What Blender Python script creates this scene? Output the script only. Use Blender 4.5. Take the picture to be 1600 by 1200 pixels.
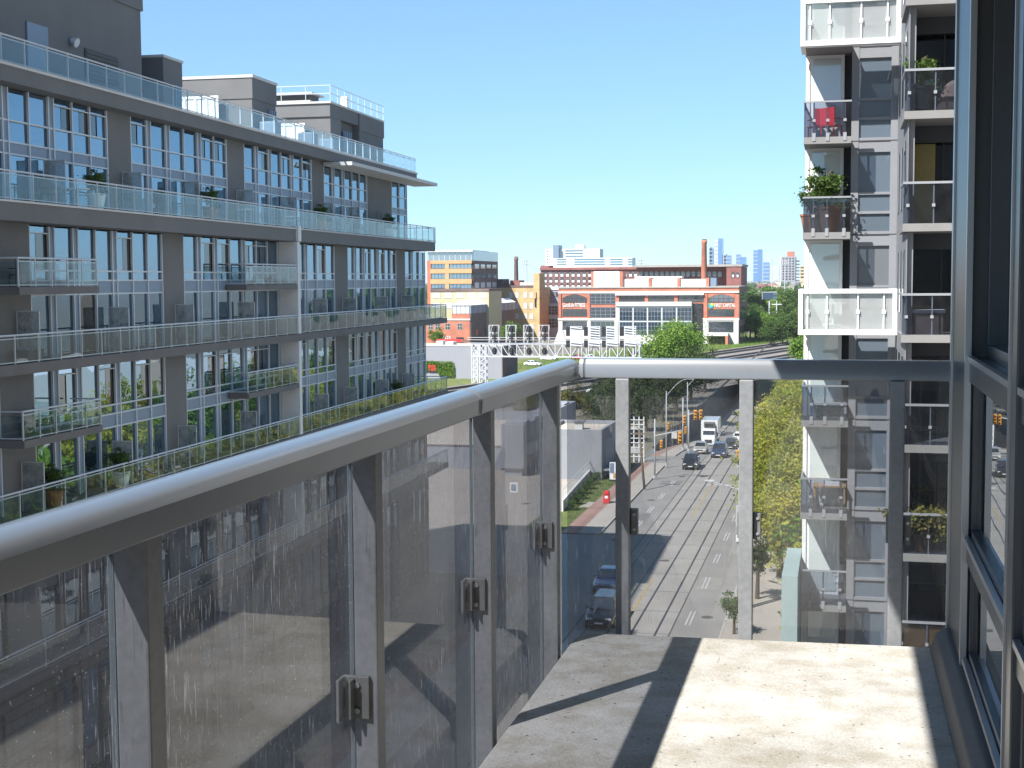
import bpy, bmesh, math, random
import numpy as np
from mathutils import Vector, Matrix, Euler

random.seed(7)
for o in list(bpy.data.objects): bpy.data.objects.remove(o)
SC = bpy.context.scene
COL = SC.collection

# ------------------------------------------------------------------ camera
F, CX, CY, CAMZ = 2200.0, 800.0, 600.0, 22.0
_dY = np.array([515.0, -165.0, F]); _dY /= np.linalg.norm(_dY)
_dn = np.array([185.0, 0.0, F]); _dn[1] = -(_dY[0]*_dn[0] + _dY[2]*_dn[2])/_dY[1]; _dn /= np.linalg.norm(_dn)
_X = np.cross(_dY, -_dn)
if _X[0] < 0: _X = -_X
RM = np.array([_X, _dY, -_dn])                 # camera (x right, y down, z forward) -> world
CAM = np.array([0.0, 0.0, CAMZ])
cd = bpy.data.cameras.new('camera'); cam = bpy.data.objects.new('camera', cd); COL.objects.link(cam)
cd.sensor_width = 36.0; cd.lens = F/1600.0*36.0; cd.clip_start = 0.05; cd.clip_end = 30000
r, u, b = RM @ np.array([1, 0, 0]), RM @ np.array([0, -1, 0]), RM @ np.array([0, 0, -1])
cam.matrix_world = Matrix(((r[0], u[0], b[0], 0), (r[1], u[1], b[1], 0), (r[2], u[2], b[2], CAMZ), (0, 0, 0, 1)))
SC.camera = cam

# ------------------------------------------------------------------ sky and sun
SUN = Vector((0.49, 0.78, -1.0)).normalized()  # direction the light travels
elev = math.asin(-SUN.z); rot = math.atan2(-SUN.x, -SUN.y)
W = bpy.data.worlds.new('World'); SC.world = W; W.use_nodes = True
nt = W.node_tree
sky = nt.nodes.new('ShaderNodeTexSky'); sky.sky_type = 'NISHITA'; sky.sun_disc = False
sky.sun_elevation = elev; sky.sun_rotation = rot
sky.altitude = 100; sky.air_density = 0.7; sky.dust_density = 0.0; sky.ozone_density = 6.0
bg = nt.nodes['Background']; bg.inputs['Strength'].default_value = 0.150
gm = nt.nodes.new('ShaderNodeGamma'); gm.inputs[1].default_value = 0.6           # a flat, bright, slightly hazy summer sky all round
tn = nt.nodes.new('ShaderNodeMix'); tn.data_type = 'RGBA'; tn.blend_type = 'MULTIPLY'; tn.inputs[0].default_value = 1.0; tn.inputs[7].default_value = (0.74, 0.985, 1.09, 1)
nt.links.new(sky.outputs[0], gm.inputs[0]); nt.links.new(gm.outputs[0], tn.inputs[6]); nt.links.new(tn.outputs[2], bg.inputs['Color'])
sl = bpy.data.lights.new('sun', 'SUN'); sl.energy = 4.6; sl.angle = math.radians(0.53); sl.color = (1.0, 0.965, 0.91)
so = bpy.data.objects.new('sun', sl); COL.objects.link(so)
so.rotation_euler = SUN.to_track_quat('-Z', 'Y').to_euler(); so.location = (-30, -50, 80)
SC.view_settings.view_transform = 'Standard'; SC.view_settings.look = 'None'
SC.view_settings.gamma = 1.0; SC.view_settings.exposure = 1.2
try: SC.view_settings.use_curve_mapping = False
except Exception: pass
SC.render.engine = 'CYCLES'
SC.cycles.max_bounces = 8; SC.cycles.transparent_max_bounces = 20; SC.cycles.volume_bounces = 0

# ------------------------------------------------------------------ pixel helpers (photo pixel -> place on a real plane)
def ray(px, py): return RM @ np.array([(px-CX)/F, (py-CY)/F, 1.0])
def on_z(px, py, z=0.0): d = ray(px, py); return CAM + d*((z-CAMZ)/d[2])
def on_y(px, py, y): d = ray(px, py); return CAM + d*(y/d[1])
def on_x(px, py, x): d = ray(px, py); return CAM + d*(x/d[0])
def rect(px0, py0, px1, py1, Y):
    a = on_y(px0, py0, Y); c = on_y(px1, py1, Y); m1 = on_y(px0, py1, Y); m2 = on_y(px1, py0, Y)
    return (a[0]+m1[0])/2, (c[0]+m2[0])/2, (m1[2]+c[2])/2, (a[2]+m2[2])/2      # x0,x1,z0,z1

# ------------------------------------------------------------------ mesh helpers
class MB:
    def __init__(s): s.v = []; s.f = []
    def box(s, x0, x1, y0, y1, z0, z1):
        n = len(s.v)
        s.v += [(x0,y0,z0),(x1,y0,z0),(x1,y1,z0),(x0,y1,z0),(x0,y0,z1),(x1,y0,z1),(x1,y1,z1),(x0,y1,z1)]
        s.f += [(n,n+3,n+2,n+1),(n+4,n+5,n+6,n+7),(n,n+1,n+5,n+4),(n+1,n+2,n+6,n+5),(n+2,n+3,n+7,n+6),(n+3,n,n+4,n+7)]
        return s
    def quad(s, *p):
        n = len(s.v); s.v += [tuple(q) for q in p]; s.f.append(tuple(range(n, n+len(p)))); return s
    def cyl(s, p0, p1, r0, r1=None, n=8, cap=True):
        if r1 is None: r1 = r0
        p0 = Vector(p0); p1 = Vector(p1); d = (p1-p0).normalized()
        a = d.orthogonal().normalized(); c = d.cross(a); k = len(s.v)
        for p, rr in ((p0, r0), (p1, r1)):
            for i in range(n):
                t = 2*math.pi*i/n; s.v.append(tuple(p + a*(rr*math.cos(t)) + c*(rr*math.sin(t))))
        for i in range(n): j = (i+1) % n; s.f.append((k+i, k+j, k+n+j, k+n+i))
        if cap: s.f.append(tuple(k+n-1-i for i in range(n))); s.f.append(tuple(k+n+i for i in range(n)))
        return s
    def bar(s, p0, p1, w):                       # square strut
        return s.cyl(p0, p1, w*0.7071, w*0.7071, 4)
    def tube(s, pts, rr, n=8):
        for a, c in zip(pts[:-1], pts[1:]): s.cyl(a, c, rr, rr, n)
        return s
    def prism(s, poly, axis, a0, a1):            # polygon in the two other axes, extruded along axis
        def P(q, t):
            if axis == 'x': return (t, q[0], q[1])
            if axis == 'y': return (q[0], t, q[1])
            return (q[0], q[1], t)
        k = len(s.v); n = len(poly)
        s.v += [P(q, a0) for q in poly] + [P(q, a1) for q in poly]
        for i in range(n): j = (i+1) % n; s.f.append((k+i, k+j, k+n+j, k+n+i))
        s.f.append(tuple(k+n-1-i for i in range(n))); s.f.append(tuple(k+n+i for i in range(n)))
        return s
    def lathe(s, prof, n=12, cx=0, cy=0):
        k = len(s.v); m = len(prof)
        for rr, z in prof:
            for i in range(n): t = 2*math.pi*i/n; s.v.append((cx+rr*math.cos(t), cy+rr*math.sin(t), z))
        for q in range(m-1):
            for i in range(n):
                j = (i+1) % n; s.f.append((k+q*n+i, k+q*n+j, k+(q+1)*n+j, k+(q+1)*n+i))
        s.f.append(tuple(k+n-1-i for i in range(n))); s.f.append(tuple(k+(m-1)*n+i for i in range(n)))
        return s
    def mesh(s, name, mat, smooth=False, fix=True):
        me = bpy.data.meshes.new(name); me.from_pydata(s.v, [], s.f)
        if fix:
            bm = bmesh.new(); bm.from_mesh(me); bmesh.ops.recalc_face_normals(bm, faces=bm.faces); bm.to_mesh(me); bm.free()
        if mat: me.materials.append(mat)
        if smooth:
            for p in me.polygons: p.use_smooth = True
            if smooth == 'angle':
                bm = bmesh.new(); bm.from_mesh(me)
                for e in bm.edges: e.smooth = len(e.link_faces) == 2 and e.calc_face_angle(3.0) < 0.6
                bm.to_mesh(me); bm.free()
        me.update(); return me
    def build(s, name, mat, parent=None, loc=(0,0,0), smooth=False, bevel=0):
        o = bpy.data.objects.new(name, s.mesh(name, mat, smooth)); COL.objects.link(o); o.location = loc
        if parent is not None: o.parent = parent
        if bevel:
            m = o.modifiers.new('bevel', 'BEVEL'); m.width = bevel; m.segments = 2; m.limit_method = 'ANGLE'
        return o
_bc = {}
def bpart(name, parent, x0, x1, y0, y1, z0, z1, mat, rot=None):
    """a box part sharing its mesh with all boxes of the same size and material"""
    d = (round(x1-x0, 3), round(y1-y0, 3), round(z1-z0, 3)); k = d + (mat.name,)
    if k not in _bc: _bc[k] = MB().box(-d[0]/2, d[0]/2, -d[1]/2, d[1]/2, -d[2]/2, d[2]/2).mesh(name, mat)
    o = bpy.data.objects.new(name, _bc[k]); COL.objects.link(o)
    o.location = ((x0+x1)/2, (y0+y1)/2, (z0+z1)/2)
    if rot: o.rotation_euler = rot
    if parent is not None: o.parent = parent
    return o
def under(o, p, x, y, z):
    """parent o (placed at thing coordinates x,y,z) under part p whose own origin is p.location"""
    o.parent = p; o.location = Vector((x, y, z)) - p.location
def thing(name, label, cat, loc=(0,0,0), rz=0.0, group=None):
    o = bpy.data.objects.new(name, None); COL.objects.link(o); o.empty_display_size = 0.3
    o.location = loc; o.rotation_euler = (0, 0, rz); tag(o, label, cat, group); return o
def tag(o, label, cat, group=None):
    o['label'] = label; o['category'] = cat
    if group: o['group'] = group
    return o
def struct(o): o['kind'] = 'structure'; return o
def inst(name, me, parent, loc=(0,0,0), rot=(0,0,0), sc=None):
    o = bpy.data.objects.new(name, me); COL.objects.link(o); o.location = loc; o.rotation_euler = rot
    if sc: o.scale = sc
    if parent is not None: o.parent = parent
    return o

# ------------------------------------------------------------------ materials
def new_mat(name):
    m = bpy.data.materials.new(name); m.use_nodes = True; n = m.node_tree
    return m, n, n.nodes['Principled BSDF']
def surf(name, col, rough=0.7, var=0.12, scale=1.5, fine=25.0, bump=0.0, metal=0.0, spec=0.4, streak=False, col2=None):
    """plain surface with large and fine noise in its colour, laid out in world metres"""
    m, n, bs = new_mat(name); N = n.nodes; L = n.links
    geo = N.new('ShaderNodeNewGeometry'); src = geo.outputs['Position']
    if streak:
        mp = N.new('ShaderNodeMapping'); mp.inputs['Scale'].default_value = (1, 1, 0.12); L.new(src, mp.inputs[0]); src = mp.outputs[0]
    t1 = N.new('ShaderNodeTexNoise'); t1.inputs['Scale'].default_value = scale; t1.inputs['Detail'].default_value = 5; L.new(src, t1.inputs['Vector'])
    t2 = N.new('ShaderNodeTexNoise'); t2.inputs['Scale'].default_value = fine; t2.inputs['Detail'].default_value = 3; L.new(src, t2.inputs['Vector'])
    ad = N.new('ShaderNodeMath'); ad.operation = 'MULTIPLY_ADD'; ad.inputs[1].default_value = 0.45
    L.new(t2.outputs[0], ad.inputs[0]); 
    mu = N.new('ShaderNodeMath'); mu.operation = 'MULTIPLY'; mu.inputs[1].default_value = 0.55; L.new(t1.outputs[0], mu.inputs[0]); L.new(mu.outputs[0], ad.inputs[2])
    rp = N.new('ShaderNodeValToRGB'); L.new(ad.outputs[0], rp.inputs[0])
    c2 = col2 or tuple(min(1, c*(1+var*1.6)) for c in col); c1 = tuple(c*(1-var*1.6) for c in col)
    rp.color_ramp.elements[0].position = 0.3; rp.color_ramp.elements[0].color = (*c1, 1)
    rp.color_ramp.elements[1].position = 0.7; rp.color_ramp.elements[1].color = (*c2, 1)
    L.new(rp.outputs[0], bs.inputs['Base Color'])
    bs.inputs['Roughness'].default_value = rough; bs.inputs['Metallic'].default_value = metal
    bs.inputs['Specular IOR Level'].default_value = spec
    if bump:
        bp = N.new('ShaderNodeBump'); bp.inputs['Strength'].default_value = bump; bp.inputs['Distance'].default_value = 0.02
        L.new(ad.outputs[0], bp.inputs['Height']); L.new(bp.outputs[0], bs.inputs['Normal'])
    return m
def window_glass(name, base, refl=0.35, wave=0.04, wscale=0.7, rough=0.015, vary=0.5, gcol=(0.93, 0.97, 1.0)):
    """coated window glass: dark inside (a little different in every pane), wavy reflection outside"""
    m, n, bs = new_mat(name); N = n.nodes; L = n.links
    N.remove(bs)
    geo = N.new('ShaderNodeNewGeometry'); oi = N.new('ShaderNodeObjectInfo')
    dif = N.new('ShaderNodeBsdfDiffuse'); gl = N.new('ShaderNodeBsdfGlossy'); mix = N.new('ShaderNodeMixShader')
    gl.inputs['Roughness'].default_value = rough; gl.inputs['Color'].default_value = (*gcol, 1)
    rp = N.new('ShaderNodeValToRGB'); rp.color_ramp.elements[0].color = (*[c*(1-vary) for c in base], 1)
    rp.color_ramp.elements[1].color = (*[min(1, c*(1+vary)) for c in base], 1)
    e = rp.color_ramp.elements.new(0.86); e.color = (*[c*(1+vary*0.6) for c in base], 1)
    e = rp.color_ramp.elements.new(0.93); e.color = (*[min(.16, c*2+0.04) for c in base], 1)
    L.new(oi.outputs['Random'], rp.inputs[0]); L.new(rp.outputs[0], dif.inputs[0])
    no = N.new('ShaderNodeTexNoise'); no.inputs['Scale'].default_value = wscale; no.inputs['Detail'].default_value = 1.5
    vm = N.new('ShaderNodeVectorMath'); vm.operation = 'SCALE'; vm.inputs[0].default_value = (31, 17, 53); L.new(oi.outputs['Random'], vm.inputs['Scale'])
    va = N.new('ShaderNodeVectorMath'); va.operation = 'ADD'; L.new(geo.outputs['Position'], va.inputs[0]); L.new(vm.outputs[0], va.inputs[1])
    L.new(va.outputs[0], no.inputs['Vector'])
    bp = N.new('ShaderNodeBump'); bp.inputs['Strength'].default_value = 1.0; bp.inputs['Distance'].default_value = wave
    L.new(no.outputs[0], bp.inputs['Height']); L.new(bp.outputs[0], gl.inputs['Normal'])
    fr = N.new('ShaderNodeFresnel'); fr.inputs[0].default_value = 1.5
    ma = N.new('ShaderNodeMath'); ma.operation = 'MULTIPLY_ADD'; ma.inputs[1].default_value = 1.0-refl; ma.inputs[2].default_value = refl; ma.use_clamp = True
    L.new(fr.outputs[0], ma.inputs[0]); L.new(ma.outputs[0], mix.inputs[0])
    L.new(dif.outputs[0], mix.inputs[1]); L.new(gl.outputs[0], mix.inputs[2])
    L.new(mix.outputs[0], n.nodes['Material Output'].inputs[0])
    return m
def clear_glass(name, tint, boost=1.0, wave=0.0, wscale=1.0, dirt=0.0, dust=0.0, dscale=(60, 60, 5), dvar=0.5):
    """thin see-through sheet: tinted straight-through light, Fresnel reflection, dust and run marks"""
    m, n, bs = new_mat(name); N = n.nodes; L = n.links; N.remove(bs)
    geo = N.new('ShaderNodeNewGeometry')
    tr = N.new('ShaderNodeBsdfTransparent'); tr.inputs[0].default_value = (*tint, 1)
    gl = N.new('ShaderNodeBsdfGlossy'); gl.inputs['Roughness'].default_value = 0.0
    fr = N.new('ShaderNodeFresnel'); io = N.new('ShaderNodeMapRange'); io.inputs[3].default_value = 1.5; io.inputs[4].default_value = 1/1.5
    L.new(geo.outputs['Backfacing'], io.inputs[0]); L.new(io.outputs[0], fr.inputs[0])      # the far face of the sheet reflects like the near one
    mu = N.new('ShaderNodeMath'); mu.operation = 'MULTIPLY'; mu.inputs[1].default_value = boost; mu.use_clamp = True
    L.new(fr.outputs[0], mu.inputs[0])
    mix = N.new('ShaderNodeMixShader'); L.new(mu.outputs[0], mix.inputs[0]); L.new(tr.outputs[0], mix.inputs[1]); L.new(gl.outputs[0], mix.inputs[2])
    if wave:
        oi = N.new('ShaderNodeObjectInfo')
        vm = N.new('ShaderNodeVectorMath'); vm.operation = 'SCALE'; vm.inputs[0].default_value = (31, 17, 53); L.new(oi.outputs['Random'], vm.inputs['Scale'])
        va = N.new('ShaderNodeVectorMath'); va.operation = 'ADD'; L.new(geo.outputs['Position'], va.inputs[0]); L.new(vm.outputs[0], va.inputs[1])
        no = N.new('ShaderNodeTexNoise'); no.inputs['Scale'].default_value = wscale; no.inputs['Detail'].default_value = 1; L.new(va.outputs[0], no.inputs['Vector'])
        bp = N.new('ShaderNodeBump'); bp.inputs['Distance'].default_value = wave; L.new(no.outputs[0], bp.inputs['Height']); L.new(bp.outputs[0], gl.inputs['Normal'])
    out = mix
    if dirt or dust:
        mp = N.new('ShaderNodeMapping'); mp.inputs['Scale'].default_value = dscale
        mp.inputs['Rotation'].default_value = (0.2, 0.16, 0); L.new(geo.outputs['Position'], mp.inputs[0])
        t = N.new('ShaderNodeTexNoise'); t.inputs['Scale'].default_value = 1.0; t.inputs['Detail'].default_value = 4; L.new(mp.outputs[0], t.inputs['Vector'])
        t2 = N.new('ShaderNodeTexNoise'); t2.inputs['Scale'].default_value = 3.0; t2.inputs['Detail'].default_value = 3; L.new(geo.outputs['Position'], t2.inputs['Vector'])
        r1 = N.new('ShaderNodeMapRange'); r1.inputs[1].default_value = 0.60; r1.inputs[2].default_value = 0.70; r1.inputs[3].default_value = 0; r1.inputs[4].default_value = dirt; L.new(t.outputs[0], r1.inputs[0])
        r2 = N.new('ShaderNodeMapRange'); r2.inputs[1].default_value = 0.3; r2.inputs[2].default_value = 0.7; r2.inputs[3].default_value = dust*(1-dvar); r2.inputs[4].default_value = dust*(1+dvar); L.new(t2.outputs[0], r2.inputs[0])
        t3 = N.new('ShaderNodeTexNoise'); t3.inputs['Scale'].default_value = 2.2; t3.inputs['Detail'].default_value = 3; L.new(geo.outputs['Position'], t3.inputs['Vector'])
        r3 = N.new('ShaderNodeMapRange'); r3.inputs[1].default_value = 0.40; r3.inputs[2].default_value = 0.58; L.new(t3.outputs[0], r3.inputs[0])
        t4 = N.new('ShaderNodeTexNoise'); t4.inputs['Scale'].default_value = 130; t4.inputs['Detail'].default_value = 2; L.new(geo.outputs['Position'], t4.inputs['Vector'])
        r4 = N.new('ShaderNodeMapRange'); r4.inputs[1].default_value = 0.68; r4.inputs[2].default_value = 0.74; r4.inputs[3].default_value = 0; r4.inputs[4].default_value = dirt*0.8; L.new(t4.outputs[0], r4.inputs[0])
        pm = N.new('ShaderNodeMath'); pm.operation = 'MULTIPLY'; L.new(r1.outputs[0], pm.inputs[0]); L.new(r3.outputs[0], pm.inputs[1])
        pa = N.new('ShaderNodeMath'); pa.operation = 'ADD'; L.new(pm.outputs[0], pa.inputs[0]); L.new(r4.outputs[0], pa.inputs[1])
        ad = N.new('ShaderNodeMath'); ad.operation = 'ADD'; L.new(pa.outputs[0], ad.inputs[0]); L.new(r2.outputs[0], ad.inputs[1])
        df = N.new('ShaderNodeBsdfDiffuse'); df.inputs[0].default_value = (0.62, 0.62, 0.62, 1)
        tl = N.new('ShaderNodeBsdfTranslucent'); tl.inputs[0].default_value = (0.62, 0.62, 0.62, 1)
        md = N.new('ShaderNodeMixShader'); md.inputs[0].default_value = 0.5; L.new(df.outputs[0], md.inputs[1]); L.new(tl.outputs[0], md.inputs[2])
        m2 = N.new('ShaderNodeMixShader'); L.new(ad.outputs[0], m2.inputs[0]); L.new(mix.outputs[0], m2.inputs[1]); L.new(md.outputs[0], m2.inputs[2]); out = m2
    L.new(out.outputs[0], n.nodes['Material Output'].inputs[0])
    return m
def leaf_mat(name, c1, c2, c3, trans=0.35):
    m, n, bs = new_mat(name); N = n.nodes; L = n.links; N.remove(bs)
    at = N.new('ShaderNodeAttribute'); at.attribute_name = 'tint'
    oi = N.new('ShaderNodeObjectInfo')
    ad = N.new('ShaderNodeMath'); ad.operation = 'MULTIPLY_ADD'; ad.inputs[1].default_value = 0.25; L.new(oi.outputs['Random'], ad.inputs[0])
    mm = N.new('ShaderNodeMath'); mm.operation = 'MULTIPLY'; mm.inputs[1].default_value = 0.8; L.new(at.outputs['Fac'], mm.inputs[0]); L.new(mm.outputs[0], ad.inputs[2])
    rp = N.new('ShaderNodeValToRGB'); rp.color_ramp.elements[0].color = (*c1, 1); rp.color_ramp.elements[1].color = (*c3, 1)
    e = rp.color_ramp.elements.new(0.5); e.color = (*c2, 1); L.new(ad.outputs[0], rp.inputs[0])
    df = N.new('ShaderNodeBsdfDiffuse'); tl = N.new('ShaderNodeBsdfTranslucent'); L.new(rp.outputs[0], df.inputs[0]); L.new(rp.outputs[0], tl.inputs[0])
    mx = N.new('ShaderNodeMixShader'); mx.inputs[0].default_value = trans; L.new(df.outputs[0], mx.inputs[1]); L.new(tl.outputs[0], mx.inputs[2])
    L.new(mx.outputs[0], n.nodes['Material Output'].inputs[0]); return m
def brick_mat(name, c1, c2, mortar, sx=0.22, sz=0.075, axis='y'):
    m, n, bs = new_mat(name); N = n.nodes; L = n.links
    geo = N.new('ShaderNodeNewGeometry'); mp = N.new('ShaderNodeMapping')
    mp.inputs['Rotation'].default_value = (math.radians(90), 0, 0) if axis == 'y' else (math.radians(90), 0, math.radians(90))
    mp.vector_type = 'TEXTURE'; L.new(geo.outputs['Position'], mp.inputs[0])
    br = N.new('ShaderNodeTexBrick'); br.inputs['Scale'].default_value = 1; br.inputs['Brick Width'].default_value = sx; br.inputs['Row Height'].default_value = sz
    br.inputs['Mortar Size'].default_value = sz*0.1; br.inputs['Color1'].default_value = (*c1, 1); br.inputs['Color2'].default_value = (*c2, 1); br.inputs['Mortar'].default_value = (*mortar, 1)
    L.new(mp.outputs[0], br.inputs['Vector'])
    t = N.new('ShaderNodeTexNoise'); t.inputs['Scale'].default_value = 0.35; t.inputs['Detail'].default_value = 5; L.new(geo.outputs['Position'], t.inputs['Vector'])
    mr = N.new('ShaderNodeMapRange'); mr.inputs[1].default_value = 0.3; mr.inputs[2].default_value = 0.7; mr.inputs[3].default_value = 0.82; mr.inputs[4].default_value = 1.15; L.new(t.outputs[0], mr.inputs[0])
    vm = N.new('ShaderNodeVectorMath'); vm.operation = 'SCALE'; L.new(br.outputs[0], vm.inputs[0]); L.new(mr.outputs[0], vm.inputs['Scale']); L.new(vm.outputs[0], bs.inputs['Base Color'])
    bs.inputs['Roughness'].default_value = 0.85; return m
def glow(name, col, s):
    m, n, bs = new_mat(name); bs.inputs['Base Color'].default_value = (*col, 1); bs.inputs['Emission Color'].default_value = (*col, 1); bs.inputs['Emission Strength'].default_value = s; return m

M = {}
M['panel'] = surf('precast_panel', (0.138, 0.140, 0.144), 0.85, 0.07, 0.8, 30, 0.15)
M['panel_light'] = surf('precast_cap', (0.50, 0.50, 0.49), 0.8, 0.06, 1, 30)
M['fin_white'] = surf('painted_fin', (0.60, 0.61, 0.62), 0.6, 0.04, 1, 20)
M['slab'] = surf('balcony_slab', (0.13, 0.125, 0.125), 0.85, 0.1, 1, 25)
M['blue_metal'] = surf('grey_blue_metal', (0.165, 0.22, 0.30), 0.45, 0.04, 1, 20, spec=0.5)
M['mullion'] = surf('mullion_metal', (0.48, 0.53, 0.58), 0.4, 0.03, 1, 20, spec=0.5)
M['dark_frame'] = surf('dark_frame', (0.04, 0.043, 0.05), 0.5, 0.05)
M['white'] = surf('white_paint', (0.80, 0.80, 0.79), 0.55, 0.03, 1, 20)
M['roof'] = surf('roof_gravel', (0.33, 0.31, 0.28), 0.95, 0.12, 0.4, 20)
M['win_sky'] = window_glass('window_glass', (0.016, 0.028, 0.045), 0.30, 0.006, 0.9, gcol=(0.62, 0.82, 1.0))
M['win_dark'] = window_glass('window_dark', (0.022, 0.024, 0.027), 0.10, 0.008, 0.8)
M['win_pale'] = window_glass('window_pale', (0.58, 0.64, 0.62), 0.08, 0.004, 0.8, vary=0.08)
M['win_far'] = window_glass('window_far', (0.035, 0.045, 0.055), 0.16, 0.01, 0.4)
M['win_blue'] = window_glass('window_blue', (0.05, 0.10, 0.16), 0.30, 0.01, 0.4, vary=0.3)
M['rail_glass'] = clear_glass('railing_glass', (0.86, 0.92, 0.93), 0.85, 0.016, 0.6, dust=0.012)
M['rail_metal'] = surf('railing_metal', (0.50, 0.53, 0.56), 0.4, 0.03)
M['frost'] = clear_glass('frosted_screen', (0.62, 0.66, 0.67), 1.0, dust=0.35)

# ================================================================== GROUND, STREET
def sstep(t): t = max(0.0, min(1.0, t)); return t*t*(3-2*t)
def zr(y):                                     # the street dips under the railway
    if y < 300: return -5.0*sstep((y-165)/90.0)
    return -5.0*(1-sstep((y-440)/90.0))
KL, KR, WL, WR = -20.1, -7.1, -23.2, -1.4       # kerbs and back edges of the pavements
def on_road(px, py, dz=0.0):
    z = 0.0
    for _ in range(25): p = on_z(px, py, z+dz); z = 0.6*z + 0.4*zr(p[1])
    return on_z(px, py, z+dz)
M['ground'] = surf('town_ground', (0.17, 0.155, 0.125), 0.95, 0.2, 0.02, 0.6, col2=(0.22, 0.205, 0.17))
M['asphalt'] = surf('asphalt', (0.25, 0.235, 0.22), 0.9, 0.10, 0.25, 9.0, 0.1)
M['asphalt_track'] = surf('track_concrete', (0.30, 0.28, 0.255), 0.9, 0.09, 0.3, 7.0, 0.1)
M['walk'] = surf('pavement_concrete', (0.36, 0.325, 0.28), 0.9, 0.08, 0.5, 9.0)
M['brickwalk'] = brick_mat('pavement_brick', (0.28, 0.16, 0.13), (0.33, 0.20, 0.16), (0.25, 0.2, 0.17), 0.4, 0.2)
M['kerb'] = surf('kerb_stone', (0.38, 0.36, 0.33), 0.9, 0.08)
M['rail_steel'] = surf('rail_steel', (0.07, 0.062, 0.06), 0.5, 0.1, metal=0.3)
M['paint_white'] = surf('road_paint', (0.45, 0.45, 0.44), 0.8, 0.15, 3, 20)
M['paint_yellow'] = surf('road_paint_yellow', (0.38, 0.28, 0.14), 0.8, 0.2, 2, 12)
M['grass'] = surf('grass_ground', (0.09, 0.135, 0.03), 0.95, 0.3, 0.35, 5.0, col2=(0.20, 0.22, 0.07))
M['ballast'] = surf('ballast', (0.20, 0.175, 0.155), 0.95, 0.15, 0.2, 6.0)
M['stone'] = brick_mat('dark_masonry', (0.085, 0.082, 0.08), (0.13, 0.125, 0.12), (0.06, 0.06, 0.06), 0.9, 0.4, 'x')

g = MB()
BIG = 9000.0
g.quad((-BIG, -3000, 0), (WL-0.3, -3000, 0), (WL-0.3, 14000, 0), (-BIG, 14000, 0))
g.quad((WR+0.3, -3000, 0), (BIG, -3000, 0), (BIG, 14000, 0), (WR+0.3, 14000, 0))
g.quad((WL-0.3, 530, 0), (WR+0.3, 530, 0), (WR+0.3, 14000, 0), (WL-0.3, 14000, 0))
struct(g.build('ground', M['ground']))
ys = [-120, -60, 0, 60, 100, 140] + list(range(150, 310, 8)) + [320, 360, 400] + list(range(440, 540, 10))
def strip(x0, x1, dz, y0=-120, y1=530):
    m = MB(); yy = sorted({y for y in ys if y0 < y < y1} | {y0, y1})
    for a, c in zip(yy[:-1], yy[1:]):
        m.quad((x0, a, zr(a)+dz), (x1, a, zr(a)+dz), (x1, c, zr(c)+dz), (x0, c, zr(c)+dz))
    return m
struct(strip(KL, KR, 0.0).build('road', M['asphalt']))
struct(strip(-16.3, -10.2, 0.004).build('tramway_bed', M['asphalt_track']))
def solidstrip(x0, x1, top, y0, y1):
    m = strip(x0, x1, top, y0, y1); yy = sorted({y for y in ys if y0 < y < y1} | {y0, y1})
    for a, c in zip(yy[:-1], yy[1:]):
        for x in (x0, x1): m.quad((x, a, zr(a)-0.1), (x, c, zr(c)-0.1), (x, c, zr(c)+top), (x, a, zr(a)+top))
    for y in (y0, y1): m.quad((x0, y, zr(y)-0.1), (x1, y, zr(y)-0.1), (x1, y, zr(y)+top), (x0, y, zr(y)+top))
    return m
for y0, y1 in ((-120, 101), (119, 167), (176, 500)):
    struct(solidstrip(-22.0, KL-0.15, 0.13, y0, y1).build('pavement', M['walk']))
    struct(solidstrip(KL-0.15, KL, 0.145, y0, y1).build('kerb', M['kerb']))
    struct(solidstrip(WL-0.29, -22.0, 0.126, y0, y1).build('pavement_border', M['brickwalk']))
for y0, y1 in ((101, 119), (167, 176)):
    struct(strip(WL-0.29, KL, 0.002, y0, y1).build('side_street', M['asphalt']))
sp = MB().quad((-70, 101, 0.006), (WL-0.29, 101, 0.006), (WL-0.29, 119, 0.006), (-70, 119, 0.006)).build('side_street', M['asphalt']); struct(sp)
struct(solidstrip(KR+0.15, WR+0.29, 0.13, -120, 500).build('pavement', M['walk']))
struct(solidstrip(KR, KR+0.15, 0.145, -120, 500).build('kerb', M['kerb']))
for x in (-15.5, -14.02, -12.56, -11.06):
    struct(strip(x-0.07, x+0.07, 0.009).build('tram_rail', M['rail_steel']))
M['seam'] = surf('asphalt_seam', (0.10, 0.095, 0.09), 0.9, 0.1)
for x in (-10.2, -16.3): struct(strip(x-0.05, x+0.05, 0.008, -20, 200).build('pavement_joint', M['seam']))
k = 0
for y in range(62, 175, 6):                        # joints across the track slab
    k += 1
    struct(strip(-16.25, -10.25, 0.0065, y, y+0.10).build('slab_joint', M['seam']))
dash_r = [on_road(1056, 965), on_road(1082, 910), on_road(1105, 872), on_road(1120, 838), on_road(1134, 809)]
for p in dash_r:
    for dx in (-0.13, 0.13): struct(strip(-9.35+dx-0.05, -9.35+dx+0.05, 0.010, p[1]-1.9, p[1]+1.9).build('lane_marking', M['paint_white']))
for px, py in ((1022, 820), (1041, 797), (1060, 776), (1076, 756), (1003, 846)):
    p = on_road(px, py)
    for dx in (-0.13, 0.13): struct(strip(-17.6+dx-0.06, -17.6+dx+0.06, 0.010, p[1]-1.9, p[1]+1.9).build('lane_marking', M['paint_white']))
for y0, y1 in ((84, 102), (130, 152)): struct(strip(-13.40, -13.22, 0.012, y0, y1).build('centre_line', M['paint_yellow']))
struct(strip(-13.9, -10.4, 0.012, 150.5, 151.2).build('stop_line', M['paint_white']))
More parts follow.
